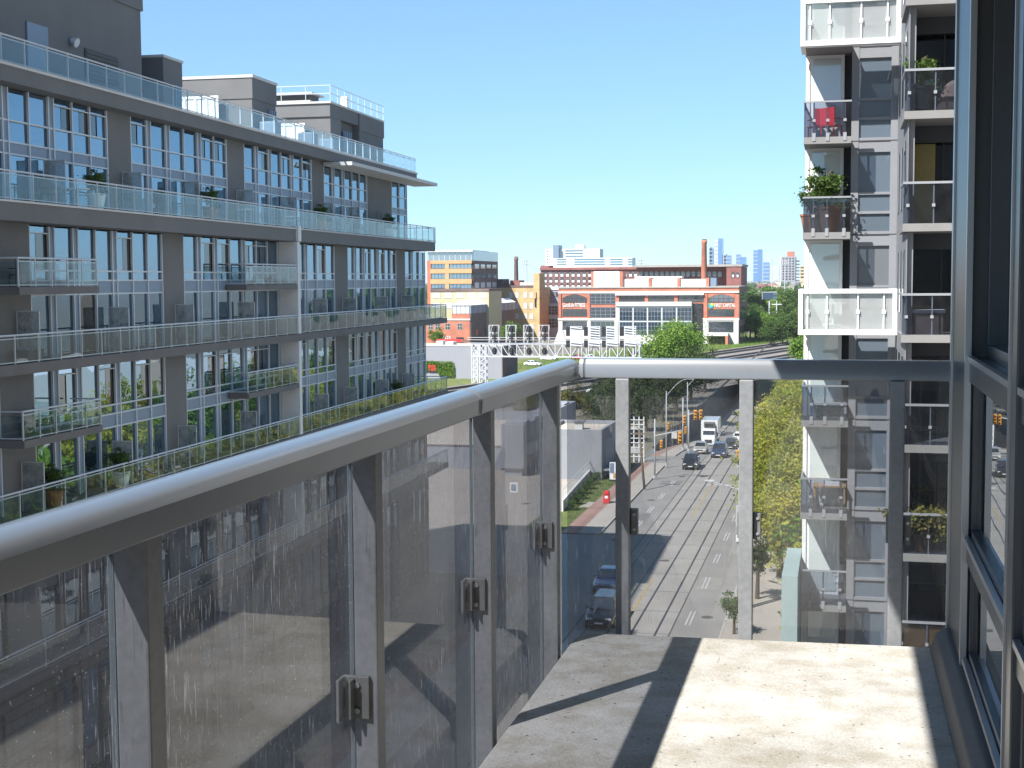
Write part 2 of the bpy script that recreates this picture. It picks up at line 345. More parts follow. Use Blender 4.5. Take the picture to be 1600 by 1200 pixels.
M['patch'] = surf('asphalt_patch', (0.19, 0.18, 0.17), 0.9, 0.1, 0.4, 9)
M['patch_pale'] = surf('asphalt_patch_pale', (0.29, 0.275, 0.25), 0.9, 0.1, 0.4, 9)
for i, (x0, x1, y0, y1) in enumerate(((-9.9, -8.2, 99, 103.5), (-19.4, -17.2, 126, 131), (-8.6, -7.4, 112, 121), (-18.9, -16.7, 150, 153), (-9.8, -7.6, 130, 133), (-9.2, -7.5, 78, 84))):
    struct(strip(x0, x1, 0.0085, y0, y1).build('road_patch', M['patch' if i % 2 else 'patch_pale']))
for x, y in ((-8.3, 91), (-18.4, 117), (-8.6, 126), (-18.3, 139), (-13.3, 109)):
    struct(MB().cyl((x, y, -.01), (x, y, 0.014), 0.4, n=18).build('manhole_cover', M['seam']))
# lawn beside the street, railway land
lw = MB().quad((-27.4, 120, 0.02), (WL-0.3, 120, 0.02), (WL-0.3, 167, 0.02), (-26.4, 167, 0.02), (-26.6, 154, 0.02)); struct(lw.build('lawn', M['grass']))
M['plaza'] = surf('plaza_paving', (0.33, 0.29, 0.245), 0.9, 0.09, 0.4, 6)
pz = MB().quad((-70, 119.2, 0.015), (-27.4, 119.2, 0.015), (-26.6, 154, 0.015), (-26.6, 158, 0.015), (-70, 158, 0.015)); struct(pz.build('plaza', M['plaza']))
lp = MB().quad((-24.6, 133.2, 0.03), (WL-0.3, 133.2, 0.03), (WL-0.3, 136.6, 0.03), (-24.2, 136.6, 0.03)); struct(lp.build('paved_pad', M['walk']))
RD = Vector((0.27, 1.0, 0)).normalized(); RN = Vector((RD.y, -RD.x, 0))
def rw(s, off, z=0.0): p = Vector((-44, 235, 0)) + RD*s + RN*off; return (p.x, p.y, z)
bed = MB().quad(rw(-260, -46, 0.10), rw(-260, 6, 0.10), rw(70, 6, 0.10), rw(420, 6, 0.10), rw(420, -46, 0.10)); struct(bed.build('railway_bed', M['ballast']))
gb = MB().quad(rw(-40, -80, 0.06), rw(-40, -46, 0.06), rw(420, -46, 0.06), rw(420, -80, 0.06)); struct(gb.build('railway_verge', M['grass']))
for off in (-42, -37.5, -30, -25.5, -18, -13.5, -6, -1.5):
    tk = MB()
    for d in (-0.72, 0.72):
        a, c = Vector(rw(-250, off+d)), Vector(rw(410, off+d)); w = RN*0.09
        tk.quad(a-w+Vector((0,0,.34)), a+w+Vector((0,0,.34)), c+w+Vector((0,0,.34)), c-w+Vector((0,0,.34)))
        tk.quad(a+w+Vector((0,0,.1)), c+w+Vector((0,0,.1)), c+w+Vector((0,0,.34)), a+w+Vector((0,0,.34)))
    a, c = Vector(rw(-250, off)), Vector(rw(410, off)); w = RN*1.25
    tk.quad(a-w+Vector((0,0,.16)), a+w+Vector((0,0,.16)), c+w+Vector((0,0,.16)), c-w+Vector((0,0,.16)))
    struct(tk.build('railway_track', M['rail_steel']))
# retaining walls of the underpass and the railway bridge over it
for x0, x1, lab in ((WL-0.6, WL-0.3, 'dark masonry retaining wall on the left of the dipping street'), (WR+0.3, WR+0.6, 'dark masonry retaining wall right of the dipping street behind the trees')):
    m = MB(); yy = [y for y in ys if 176 <= y <= 500]
    for a, c in zip(yy[:-1], yy[1:]): m.quad((x1 if x1 < -10 else x0, a, zr(a)-0.1), (x1 if x1 < -10 else x0, c, zr(c)-0.1), (x1 if x1 < -10 else x0, c, 0.3), (x1 if x1 < -10 else x0, a, 0.3)); m.quad((x0, a, .3), (x1, a, .3), (x1, c, .3), (x0, c, .3)); m.quad((x0 if x1 < -10 else x1, a, -.1), (x0 if x1 < -10 else x1, c, -.1), (x0 if x1 < -10 else x1, c, .3), (x0 if x1 < -10 else x1, a, .3))
    wl = thing('retaining_wall', lab, 'wall'); m.build('wall_face', M['stone'], wl)
br = thing('railway_bridge', 'dark railway bridge across the street underpass', 'bridge')
bpart('deck', br, WL-1, WR+1, 318, 430, -0.7, 0.08, M['stone']); bpart('girder', br, WL-1, WR+1, 317.4, 318, -0.9, 0.9, M['dark_frame'])
for x in (-17.5, -10.0): bpart('pier', br, x-0.4, x+0.4, 320, 428, -5.2, -0.7, M['stone'])

# ================================================================== LEFT BUILDING (across the street)
LB_A = math.atan(0.0222)
LB = thing('loft_building', 'long grey terraced loft building with glass balcony railings across the street', 'building', (-27, 41, 0), LB_A)
Y0 = -46.0
bpart('core', LB, -17, -1.15, Y0, 56.7, 0, 24.05, M['panel'])
bpart('top_floor_core', LB, -17, -1.85, Y0, 54.6, 24.05, 28.9, M['panel'])
bpart('terrace_fascia', LB, -1.85, 0.0, Y0, 56.0, 24.1, 24.72, M['panel'])
bpart('terrace_cap', LB, -1.80, 0.05, Y0, 56.1, 24.72, 24.79, M['panel_light'])
bpart('roof_fascia', LB, -17.2, -1.0, Y0, 54.9, 28.95, 29.5, M['panel'])
bpart('roof_cap', LB, -17.1, -0.95, Y0, 55.0, 29.5, 29.6, M['panel_light'])
bpart('canopy', LB, -1.6, 0.15, 37.0, 56.2, 28.72, 28.93, M['panel_light'])
for z0, z1 in ((18.92, 19.28), (13.62, 13.98), (8.22, 8.58)):
    bpart('balcony_slab', LB, -1.3, 0.05, Y0, 59.0, z0, z1, M['slab'])
PJ = 0.0
def bay(y0, y1, xf, rows, seed, strips=True, mm='mullion', sm='blue_metal'):
    rnd = random.Random(seed)
    w = y1-y0; cols = []; y = y0; n = max(2, round(w/1.55)); sw = 0.36
    ns = (n//2) if strips and n > 3 else (1 if n > 2 else 0); pw = (w-ns*sw)/n; i = 0; used = 0
    while i < n:
        cols.append((y, y+pw, 'p')); y += pw; i += 1
        if i < n and used < ns and (i % 2 == 0 or i == 1): cols.append((y, y+sw, 's')); y += sw; used += 1
    sc_ = (y1-y0)/(y-y0); cols = [(y0+(a-y0)*sc_, y0+(c-y0)*sc_, t) for a, c, t in cols]
    fr = MB(); zb, zt = rows[0][0], rows[-1][1]
    for a, c, t in cols: fr.box(xf-0.02, xf+0.07, a-0.035, a+0.035, zb, zt)
    fr.box(xf-0.02, xf+0.07, y1-0.035, y1+0.035, zb, zt)
    for z0, z1, t in rows[1:]:
        fr.box(xf-0.02, xf+0.055, y0, y1, z0-0.03, z0+0.03)
    extra = []
    for a, c, t in cols:
        if t == 'p' and rnd.random() < 0.35:      # an opening light: one more bar near the top, one half dark
            z0, z1, _ = rows[-1]; fr.box(xf-0.02, xf+0.05, a, c, z1-0.28, z1-0.235); extra.append((a, c))
    p = fr.build('window_bay', M[mm], LB, (0, 0, 0))
    for a, c, t in cols:
        if t == 's':
            bpart('strip_panel', p, xf-0.06, xf+0.03, a+0.035, c-0.035, zb, zt, M[sm]); continue
        for z0, z1, k in rows:
            if k == 's': bpart('spandrel_panel', p, xf-0.06, xf+0.012, a+0.035, c-0.035, z0+0.03, z1-0.03, M[sm]); continue
            jit = (0, rnd.gauss(0, 0.003), rnd.gauss(0, 0.004))
            if (a, c) in extra and (z0, z1, k) == rows[-1]:
                mid = a+(c-a)*rnd.choice((0.42, 0.5))
                d, l = ((a, mid), (mid, c)) if rnd.random() < 0.5 else ((mid, c), (a, mid))
                bpart('pane', p, xf-0.07, xf-0.05, d[0]+0.035, d[1]-0.03, z0+0.03, z1-0.28, M['win_dark'])
                bpart('pane', p, xf-0.06, xf-0.03, l[0]+0.035, l[1]-0.03, z0+0.03, z1-0.28, M['win_sky'], jit)
                bpart('pane', p, xf-0.06, xf-0.03, a+0.035, c-0.035, z1-0.235, z1-0.02, M['win_sky'], jit)
            else:
                bpart('pane', p, xf-0.06, xf-0.03, a+0.035, c-0.035, z0+0.03, z1-0.03, M['win_sky'] if rnd.random() > 0.07 else M['win_dark'], jit)
    return p
TOP = [(24.8, 26.6, 'p'), (26.6, 27.02, 's'), (27.02, 27.78, 'p'), (27.78, 28.93, 'p')]
def low(z): return [(z, z+2.3, 'p'), (z+2.3, z+2.82, 's'), (z+2.82, z+3.18, 'p'), (z+3.18, z+4.78 if z > 19 else z+4.88, 'p')]
XT, XF = -1.75, -1.05
sd = 10
for y0, y1 in ((-22, -11.5), (-9.2, -0.8), (0.6, 11.25), (13.3, 23.2), (25.4, 35.2), (37.3, 45.5), (51.0, 54.7)):
    sd += 1; bay(y0, y1, XT, TOP, sd)
prev = Y0
for y0, y1 in ((-22, -11.5), (-9.2, -0.8), (0.6, 11.25), (13.3, 23.2), (25.4, 35.2), (37.3, 45.5), (51.0, 54.7)):
    bpart('pier', LB, XT-0.12, XT+0.06, prev, y0-0.035, 24.79, 28.95, M['panel']); prev = y1+0.035
bays = ((-34, -23.6), (-21.2, -10.8), (-8.6, 1.8), (4.0, 14.5), (16.6, 28.0), (28.6, 36.9), (39.3, 49.5), (51.6, 56.75))
for z in (19.28, 13.98, 8.58):
    prev = Y0
    for i, (y0, y1) in enumerate(bays):
        sd += 1; bay(y0, y1, XF, low(z), sd, mm='mullion' if z > 10 else 'dark_frame', sm='blue_metal' if z > 10 else 'panel')  # lowest storey row gets darker frames and spandrels, facade shade put into the colour
        bpart('pier', LB, XF-0.12, XF+0.08, prev, y0-0.035, z, (24.1 if z > 19 else z+4.95), M['panel']); prev = y1+0.035
bpart('base_wall', LB, -1.15, -0.9, Y0, 56.8, 0, 8.2, M['stone'])
for i, (y0, y1) in enumerate(bays):
    sd += 1; bay(y0+0.6, y1-0.6, -0.86, [(0.7, 3.4, 'p'), (3.4, 4.2, 's'), (4.2, 7.2, 'p')], sd, False, 'dark_frame', 'panel')  # base windows darkened the same way, shade put into their materials
bpart('fin_wall', LB, XF, 0.06, 28.06, 28.42, 14.0, 18.9, M['fin_white']); bpart('fin_wall', LB, XF, 0.06, 28.06, 28.42, 19.3, 24.08, M['fin_white'])
bpart('fin_wall', LB, XF, 0.06, 28.06, 28.42, 8.6, 13.6, M['fin_white'])
bpart('fin_cap', LB, XF, 0.14, 28.03, 28.45, 24.1, 24.9, M['fin_white'])
# railings
def railing(parent, x, y0, y1, z, sp=1.5, h=0.98, ends=(), glass='rail_glass'):
    m = MB(); n = max(1, round((y1-y0)/sp)); st = (y1-y0)/n
    m.cyl((x, y0, z+h), (x, y1, z+h), 0.035, n=6); m.box(x-0.02, x+0.02, y0, y1, z+h-0.13, z+h-0.095); m.box(x-0.02, x+0.02, y0, y1, z+0.05, z+0.085)
    for i in range(n+1): m.box(x-0.025, x+0.025, y0+i*st-0.02, y0+i*st+0.02, z, z+h)
    for xe in ends:
        for yy in (y0, y1):
            m.cyl((x, yy, z+h), (xe, yy, z+h), 0.03, n=6); m.box(min(x, xe), max(x, xe), yy-0.02, yy+0.02, z+0.05, z+0.085)
    p = m.build('railing', M['rail_metal'], parent)
    for i in range(n):
        bpart('glass_panel', p, x+0.026, x+0.036, y0+i*st+0.03, y0+(i+1)*st-0.03, z+0.06, z+h-0.11, M[glass], (0, random.gauss(0, 0.004), random.gauss(0, 0.006)))
    for xe in ends:
        for yy in (y0, y1): bpart('glass_panel', p, min(x, xe)+.03, max(x, xe)-.03, yy-0.005, yy+0.005, z+0.09, z+h-0.14, M[glass])
    return p
for seg in ((-30, 28.2), (28.4, 56.0)): railing(LB, -0.08, seg[0], seg[1], 24.79)
railing(LB, -0.02, -30, 28.05, 19.28); railing(LB, -0.02, 28.45, 58.9, 19.28, ends=())
railing(LB, -0.02, -30, 28.05, 13.98); railing(LB, -0.02, 28.45, 58.9, 13.98)
railing(LB, -0.02, -30, 58.9, 8.58, 3.0)
railing(LB, -1.08, -30, 54.8, 29.6, 1.5, 0.95)
for z in (13.98, 19.28, 24.79):                         # returns at the far end
    e = MB(); ye = 58.9 if z < 24 else 56.0
    e.cyl((-0.02, ye, z+.98), (-6, ye, z+.98), 0.035, n=6); e.box(-6, 0, ye-.02, ye+.02, z+.05, z+.085)
    for i in range(5): e.box(-6+i*1.5-.02, -6+i*1.5+.02, ye-.02, ye+.02, z, z+.98)
    q = e.build('railing', M['rail_metal'], LB)
    for i in range(4): bpart('glass_panel', q, -6+i*1.5+.03, -4.5+i*1.5-.03, ye-.005, ye+.005, z+.09, z+.86, M['rail_glass'])
for z in (18.92, 13.62): bpart('balcony_slab', LB, -8, -1.3, 56.75, 59.0, z, z+0.36, M['slab'])
# projecting half-level balconies
for y0, y1, z in ((1.1, 6.5, 21.62), (1.1, 6.5, 16.45), (21.2, 28.0, 21.62), (21.2, 28.0, 16.45)):
    xo = 0.32 if y0 < 10 else 0.05
    bl = bpart('balcony', LB, XF+0.09, xo, y0, y1, z, z+0.26, M['slab'])
    rl = railing(LB, xo-0.06, y0+0.05, y1-0.05, z+0.26, 1.1, ends=(XF+0.1,))
# dividing screens and doors on the terraces
for z, ysx in ((24.8, (6.3, 12.4, 18.0, 24.3, 30.4, 36.3, 41.2, 48)), (19.3, (3.0, 9.6, 15.6, 22.5, 33, 38.2, 44.5, 50.6)), (14.0, (3.0, 9.6, 15.6, 22.5, 33, 38.2, 44.5, 50.6))):
    for i, yy in enumerate(ysx):
        x0 = (XT if z > 24 else XF)+0.08
        s = MB(); s.box(x0, x0+0.03, yy-.02, yy+.02, z, z+1.75); s.box(x0+.85, x0+.88, yy-.02, yy+.02, z, z+1.75); s.box(x0, x0+.88, yy-.02, yy+.02, z+1.72, z+1.75)
        so_ = s.build('divider_screen', M['rail_metal'], LB)
        bpart('screen_glass', so_, x0+.03, x0+.85, yy-.008, yy+.008, z+.05, z+1.72, M['frost'])
# roof structures
bpart('penthouse', LB, -16, -3.0, Y0, 17.1, 29.6, 36.6, M['panel'])
bpart('penthouse_cornice', LB, -16.1, -2.92, 12.8, 17.2, 34.0, 36.7, M['panel'])
bpart('roof_box', LB, -10, -3.0, 19.2, 21.1, 29.6, 32.3, M['panel']); bpart('roof_box_cap', LB, -10.1, -2.9, 19.1, 21.2, 32.3, 32.42, M['panel_light'])
bpart('roof_box_band', LB, -10.05, -2.95, 19.15, 21.15, 31.2, 32.3, M['panel'])
bpart('roof_box', LB, -14, -3.0, 29.8, 33.2, 29.6, 32.85, M['panel']); bpart('roof_box_cap', LB, -14.1, -2.9, 29.7, 33.3, 32.85, 33.0, M['panel_light'])
bpart('roof_box_band', LB, -14.05, -2.95, 29.75, 33.25, 31.75, 32.85, M['panel'])
bpart('roof_box', LB, -14, -3.4, 42.4, 53.3, 29.6, 32.2, M['panel'])
bpart('roof_box_band', LB, -14.05, -2.98, 42.3, 47.9, 32.2, 33.0, M['panel']); bpart('roof_box_band', LB, -14.05, -2.9, 47.9, 53.4, 31.9, 33.0, M['panel'])
bpart('roof_box_cap', LB, -14.1, -2.9, 42.2, 53.5, 33.0, 33.12, M['panel_light'])
bpart('roof_box', LB, -3.4, -3.0, 42.4, 44.4, 29.6, 32.2, M['panel']); bpart('roof_box', LB, -3.4, -2.95, 48.0, 53.3, 29.6, 31.9, M['panel'])
M['louvre'] = surf('louvre_dark', (0.06, 0.062, 0.065), 0.6, 0.05)
lv = bpart('louvre', LB, -2.99, -2.95, 12.0, 14.8, 30.4, 31.6, M['louvre'])
for i in range(7): o = bpart('louvre_slat', LB, -2.97, -2.90, 12.05, 14.75, 30.45+i*0.165, 30.50+i*0.165, M['panel'], (0, 0.5, 0))
dr = bpart('roof_door', LB, -2.99, -2.93, 7.6, 9.1, 29.6, 31.9, M['blue_metal'])
lt = MB(); lt.cyl((-2.95, 10.9, 31.7), (-2.7, 10.9, 31.6), 0.12, 0.2, 8); lt.build('wall_lamp', M['rail_metal'], LB)
# ribbed white roof screens and condenser units
def ribs(x, y0, y1, z0, z1, n, mat):
    m = MB(); m.box(x-0.05, x-0.01, y0, y1, z0, z1)
    for i in range(n): yy = y0+(y1-y0)*(i+0.5)/n; m.box(x-0.01, x+0.07, yy-0.1, yy+0.02, z0, z1)
    return m.build('ribbed_screen', mat, LB)
for y0, xw0, xw1, zt in ((29.7, -9.2, -4.8, 31.9), (42.3, -9.0, -4.6, 31.8)):
    m = MB(); m.box(xw0, xw1, y0-0.25, y0-0.2, 29.6, zt); n = 7
    for i in range(n+1): xx = xw0+(xw1-xw0)*i/n; m.box(xx-0.06, xx+0.06, y0-0.32, y0-0.25, 29.6, zt)
    m.box(xw0, xw1, y0-0.32, y0-0.25, zt-0.12, zt)
    m.build('ribbed_screen', M['white'], LB)
ribs(-2.93, 20.2, 21.0, 29.6, 31.2, 3, M['blue_metal']); ribs(-2.93, 32.0, 33.1, 29.6, 31.4, 4, M['blue_metal']); ribs(-3.1, 45.2, 46.8, 29.6, 31.6, 4, M['blue_metal'])
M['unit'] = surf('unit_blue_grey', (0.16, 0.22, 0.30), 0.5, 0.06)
def condenser(x, y, lab):
    t = thing('air_conditioner', lab, 'air conditioner', group='air conditioners on the loft building roof'); t.parent = None
    wm = Matrix.Translation((-27, 41, 0)) @ Matrix.Rotation(LB_A, 4, 'Z'); t.location = wm @ Vector((x, y, 29.6)); t.rotation_euler = (0, 0, LB_A)
    MB().box(-.45, .45, -.45, .45, 0.05, .95).build('casing', M['unit'], t, bevel=0.04); MB().cyl((0, 0, .95), (0, 0, 1.0), .38, .38, 16).build('fan_guard', M['dark_frame'], t)
for i, (x, y, lab) in enumerate(((-2.3, 30.6, 'blue grey air conditioner on the roof below the middle penthouse'), (-2.3, 36.4, 'blue grey air conditioner on the roof, nearer of the pair before the railed penthouse'), (-2.3, 40.0, 'blue grey air conditioner on the roof, farther of the pair before the railed penthouse'))): condenser(x, y, lab)
# railing and vents on the farthest roof box
m = MB()
for zz in (33.6, 34.1):
    for a, c in (((-2.95, 42.3), (-2.95, 53.4)), ((-2.95, 42.3), (-13, 42.3))): m.cyl((a[0], a[1], zz), (c[0], c[1], zz), 0.025, n=5)
for i in range(9): m.cyl((-2.95, 42.3+i*1.387, 33.1), (-2.95, 42.3+i*1.387, 34.1), 0.025, n=5)
for i in range(1, 7): m.cyl((-2.95-i*1.6, 42.3, 33.1), (-2.95-i*1.6, 42.3, 34.1), 0.025, n=5)
m.build('roof_railing', M['rail_metal'], LB)
bpart('roof_vent', LB, -7.5, -4.6, 43.2, 45.2, 33.12, 33.35, M['panel_light']); bpart('roof_vent_louvre', LB, -7.4, -4.7, 43.3, 45.1, 33.35, 33.75, M['louvre']); bpart('roof_vent_cap', LB, -7.7, -4.4, 43.0, 45.4, 33.75, 33.83, M['panel_light'])
bpart('roof_hatch', LB, -3.6, -3.2, 46.2, 46.6, 33.12, 33.9, M['white'])
bpart('far_wing', LB, -17, -4.0, 56.7, 62, 0, 25.1, M['dark_frame'])

# ================================================================== OWN BLOCK: WINDOW WALL BESIDE THE BALCONY
M['anod'] = surf('dark_anodised_frame', (0.055, 0.06, 0.068), 0.32, 0.05, 2, 40, spec=0.6)
M['anod_edge'] = surf('bare_metal_edge', (0.42, 0.43, 0.45), 0.3, 0.03, 2, 40, metal=0.6)
M['own_glass'] = window_glass('own_window_glass', (0.018, 0.019, 0.021), 0.34, 0.0012, 1.2, rough=0.0)
M['light_conc'] = surf('light_concrete', (0.44, 0.42, 0.39), 0.85, 0.06, 1, 25)
OB = thing('apartment_block', 'dark framed window wall of the apartment block at the right of the balcony', 'building')
bpart('block_core', OB, 0.9, 14, -70, 5.4, 0, 46, M['light_conc'])
bpart('inner_wall', OB, 0.62, 0.9, -12, 5.4, 20.6, 23.2, M['anod'])
bpart('balcony_above', OB, -1.0, 0.9, -9, 5.42, 23.2, 23.42, M['light_conc'])
for k in (-4, -3, -2, -1, 2, 3, 4): bpart('floor_slab', OB, -1.0, 0.9, -40, 5.42, 20.39+2.83*k, 20.61+2.83*k, M['light_conc'])
bpart('recess_wall', OB, 5.2, 14, 5.4, 38, 0, 46, M['light_conc'])
fr = MB()
fr.box(0.405, 0.75, 4.90, 5.44, 20.62, 23.2)
for y in (3.50, 2.15, 0.8): fr.box(0.405, 0.62, y, y+0.11, 20.62, 23.2)
for z0, z1, xi in ((20.62, 20.72, 0.60), (21.05, 21.13, 0.60), (21.655, 21.735, 0.60), (23.1, 23.2, 0.60)):
    for y0, y1 in ((3.61, 4.90), (2.26, 3.50), (0.91, 2.15), (-1.5, 0.8)): fr.box(0.415, xi, y0, y1, z0, z1)
f1 = fr.build('window_frame', M['anod'], OB, bevel=0.004)
ed = MB()
ed.box(0.398, 0.43, 5.44, 5.50, 20.62, 23.2); ed.box(0.400, 0.42, 4.865, 4.898, 20.62, 23.2)
for y in (3.50, 2.15): ed.box(0.399, 0.41, y+0.112, y+0.124, 20.62, 23.2)
for z in (21.125, 21.73, 20.715):
    for y0, y1 in ((3.61, 4.90), (2.26, 3.50)): ed.box(0.407, 0.425, y0, y1, z-0.006, z+0.012)
ed.build('frame_trim', M['anod_edge'], OB)
sa = MB()                                            # deeper opening sashes
for y0, y1 in ((3.61, 4.90), (2.26, 3.50)):
    sa.box(0.47, 0.56, y1-0.035, y1, 21.735, 23.1); sa.box(0.47, 0.56, y0, y0+0.035, 21.735, 23.1); sa.box(0.47, 0.56, y0+.035, y1-.035, 21.735, 21.78)
    for z0, z1 in ((21.13, 21.655), (20.72, 21.05)): sa.box(0.428, 0.47, y1-0.03, y1, z0, z1); sa.box(0.428, 0.47, y0, y0+0.03, z0, z1); sa.box(0.428, 0.47, y0+.03, y1-.03, z0, z0+0.03)
sa.build('window_sash', M['anod'], OB, bevel=0.003)
for y0, y1 in ((3.61, 4.90), (2.26, 3.50), (0.91, 2.15)):
    bpart('pane', OB, 0.53, 0.54, y0+.03, y1-.03, 21.77, 23.1, M['own_glass']); bpart('pane', OB, 0.445, 0.455, y0+.025, y1-.025, 21.15, 21.655, M['own_glass']); bpart('pane', OB, 0.442, 0.452, y0+.025, y1-.025, 20.74, 21.05, M['own_glass'])
M['gasket'] = surf('rubber_base_cove', (0.10, 0.095, 0.09), 0.6, 0.1, 3, 30)
MB().prism([(0.335, 20.612), (0.43, 20.612), (0.43, 20.70), (0.39, 20.70), (0.355, 20.675)], 'y', -6, 5.40).build('base_cove', M['gasket'], OB, bevel=0.006)

# ================================================================== THE BALCONY
M['floor'] = None
m, n, bs = new_mat('balcony_concrete'); N = n.nodes; L = n.links
geo = N.new('ShaderNodeNewGeometry')
ns_ = []
for sc_, det in ((1.3, 6), (9, 8), (150, 3), (260, 2)):
    t = N.new('ShaderNodeTexNoise'); t.inputs['Scale'].default_value = sc_; t.inputs['Detail'].default_value = det; L.new(geo.outputs['Position'], t.inputs['Vector']); ns_.append(t)
vo = N.new('ShaderNodeTexVoronoi'); vo.inputs['Scale'].default_value = 38; L.new(geo.outputs['Position'], vo.inputs['Vector'])
vt = N.new('ShaderNodeMapRange'); vt.inputs[1].default_value = 0.12; vt.inputs[2].default_value = 0.24; L.new(vo.outputs['Distance'], vt.inputs[0])
pick = N.new('ShaderNodeMapRange'); pick.inputs[1].default_value = 0.80; pick.inputs[2].default_value = 0.86; sx_ = N.new('ShaderNodeSeparateColor'); L.new(vo.outputs['Color'], sx_.inputs[0]); L.new(sx_.outputs[0], pick.inputs[0])
inv = N.new('ShaderNodeMath'); inv.operation = 'SUBTRACT'; inv.inputs[0].default_value = 1.0; L.new(vt.outputs[0], inv.inputs[1])
spk = N.new('ShaderNodeMath'); spk.operation = 'MULTIPLY'; L.new(inv.outputs[0], spk.inputs[0]); L.new(pick.outputs[0], spk.inputs[1])
r1 = N.new('ShaderNodeValToRGB'); r1.color_ramp.elements[0].position = 0.32; r1.color_ramp.elements[0].color = (0.34, 0.325, 0.295, 1); r1.color_ramp.elements[1].position = 0.62; r1.color_ramp.elements[1].color = (0.48, 0.465, 0.435, 1)
L.new(ns_[0].outputs[0], r1.inputs[0])
r2 = N.new('ShaderNodeMapRange'); r2.inputs[1].default_value = 0.34; r2.inputs[2].default_value = 0.66; r2.inputs[3].default_value = 0.84; r2.inputs[4].default_value = 1.12; L.new(ns_[2].outputs[0], r2.inputs[0])
r3 = N.new('ShaderNodeValToRGB'); r3.color_ramp.elements[0].position = 0.36; r3.color_ramp.elements[0].color = (0.80, 0.77, 0.71, 1); r3.color_ramp.elements[1].position = 0.60; r3.color_ramp.elements[1].color = (1, 1, 1, 1); L.new(ns_[1].outputs[0], r3.inputs[0])
s1 = N.new('ShaderNodeVectorMath'); s1.operation = 'SCALE'; L.new(r1.outputs[0], s1.inputs[0]); L.new(r2.outputs[0], s1.inputs['Scale'])
mx = N.new('ShaderNodeMix'); mx.data_type = 'RGBA'; mx.inputs[7].default_value = (0.13, 0.11, 0.085, 1); L.new(spk.outputs[0], mx.inputs[0]); st_ = N.new('ShaderNodeVectorMath'); st_.operation = 'MULTIPLY'; L.new(s1.outputs[0], st_.inputs[0]); L.new(r3.outputs[0], st_.inputs[1]); L.new(st_.outputs[0], mx.inputs[6])
L.new(mx.outputs[2], bs.inputs['Base Color']); bs.inputs['Roughness'].default_value = 0.9; bs.inputs['Specular IOR Level'].default_value = 0.25
bp = N.new('ShaderNodeBump'); bp.inputs['Strength'].default_value = 0.5; bp.inputs['Distance'].default_value = 0.004; L.new(ns_[2].outputs[0], bp.inputs['Height']); L.new(bp.outputs[0], bs.inputs['Normal'])
M['floor'] = m
M['alu'] = surf('grey_powder_coat', (0.16, 0.172, 0.19), 0.28, 0.03, 2, 60, spec=0.8)
_b = M['alu'].node_tree.nodes['Principled BSDF']; _b.inputs['Coat Weight'].default_value = 0.9; _b.inputs['Coat Roughness'].default_value = 0.22
M['post'] = surf('weathered_grey_post', (0.205, 0.212, 0.222), 0.42, 0.14, 5, 60, 0.04, col2=(0.25, 0.257, 0.268))
M['clip'] = surf('clip_metal', (0.15, 0.15, 0.148), 0.45, 0.1, 5, 50)
M['bal_glass'] = clear_glass('balcony_glass', (0.66, 0.67, 0.70), 1.0, 0.0, dirt=0.5, dust=0.035, dscale=(150, 150, 13))
M['bal_glass_end'] = clear_glass('balcony_end_glass', (0.76, 0.77, 0.785), 1.0, 0.0, dirt=0.22, dust=0.03, dscale=(150, 150, 13))
M['edge_glass'] = surf('glass_edge', (0.26, 0.31, 0.31), 0.2, 0.05)
BA = thing('balcony', 'concrete balcony in the foreground with grey rail, posts and tinted glass panels', 'balcony')
fl = MB().prism([(-1.0, -6), (0.62, -6), (0.62, 5.46), (-0.96, 5.40), (-1.0, 5.32)], 'z', 20.40, 20.61).build('slab', M['floor'], BA, bevel=0.008)
_r = (0.048**2+0.029**2)/(2*0.029); _a = math.asin(0.048/_r)
prof = [(-0.046, -0.047), (0.046, -0.047), (0.048, -0.001)] + [(_r*math.sin(t), 0.028-_r+_r*math.cos(t)) for t in [_a*(1-i/7.0) for i in range(1, 14)]] + [(-0.048, -0.001)]
def rail_y(name, y0, y1, s=1.0): return MB().prism([(-1.070+x*s, 21.655+z*s) for x, z in prof], 'y', y0, y1).build(name, M['alu'], BA, smooth='angle')
h1 = rail_y('handrail', -6, 3.968); h2 = rail_y('handrail', 3.974, 5.47); rail_y('rail_joint', 3.950, 3.962, 1.035); rail_y('rail_joint', 3.980, 3.992, 1.035)
prof2 = [(-0.042, -0.042), (0.042, -0.042), (0.042, 0.010), (0.026, 0.034), (-0.026, 0.034), (-0.042, 0.010)]
def rail_x(name, x0, x1, s=1.0): return MB().prism([(5.53+y*s, 21.655+z*s) for y, z in prof2], 'x', x0, x1).build(name, M['alu'], BA, smooth='angle')
cornr = MB().prism([(-1.070+x, 21.655+z) for x, z in prof], 'y', 5.476, 5.575).build('rail_corner', M['alu'], BA, smooth='angle'); cv = None
rail_x('handrail', -1.012, -0.992); rail_x('handrail', -0.987, 0.405); rail_x('rail_joint', -0.992, -0.987, 0.94)
for o in BA.children:
    if o.name.startswith(('handrail', 'rail_')):
        md = o.modifiers.new('bevel', 'BEVEL'); md.width = 0.003; md.segments = 2; md.limit_method = 'ANGLE'; md.angle_limit = math.radians(50)
pys = [-4.46, -3.38, -2.30, -1.21, -0.13, 0.88, 1.95, 3.04, 4.13, 5.16]
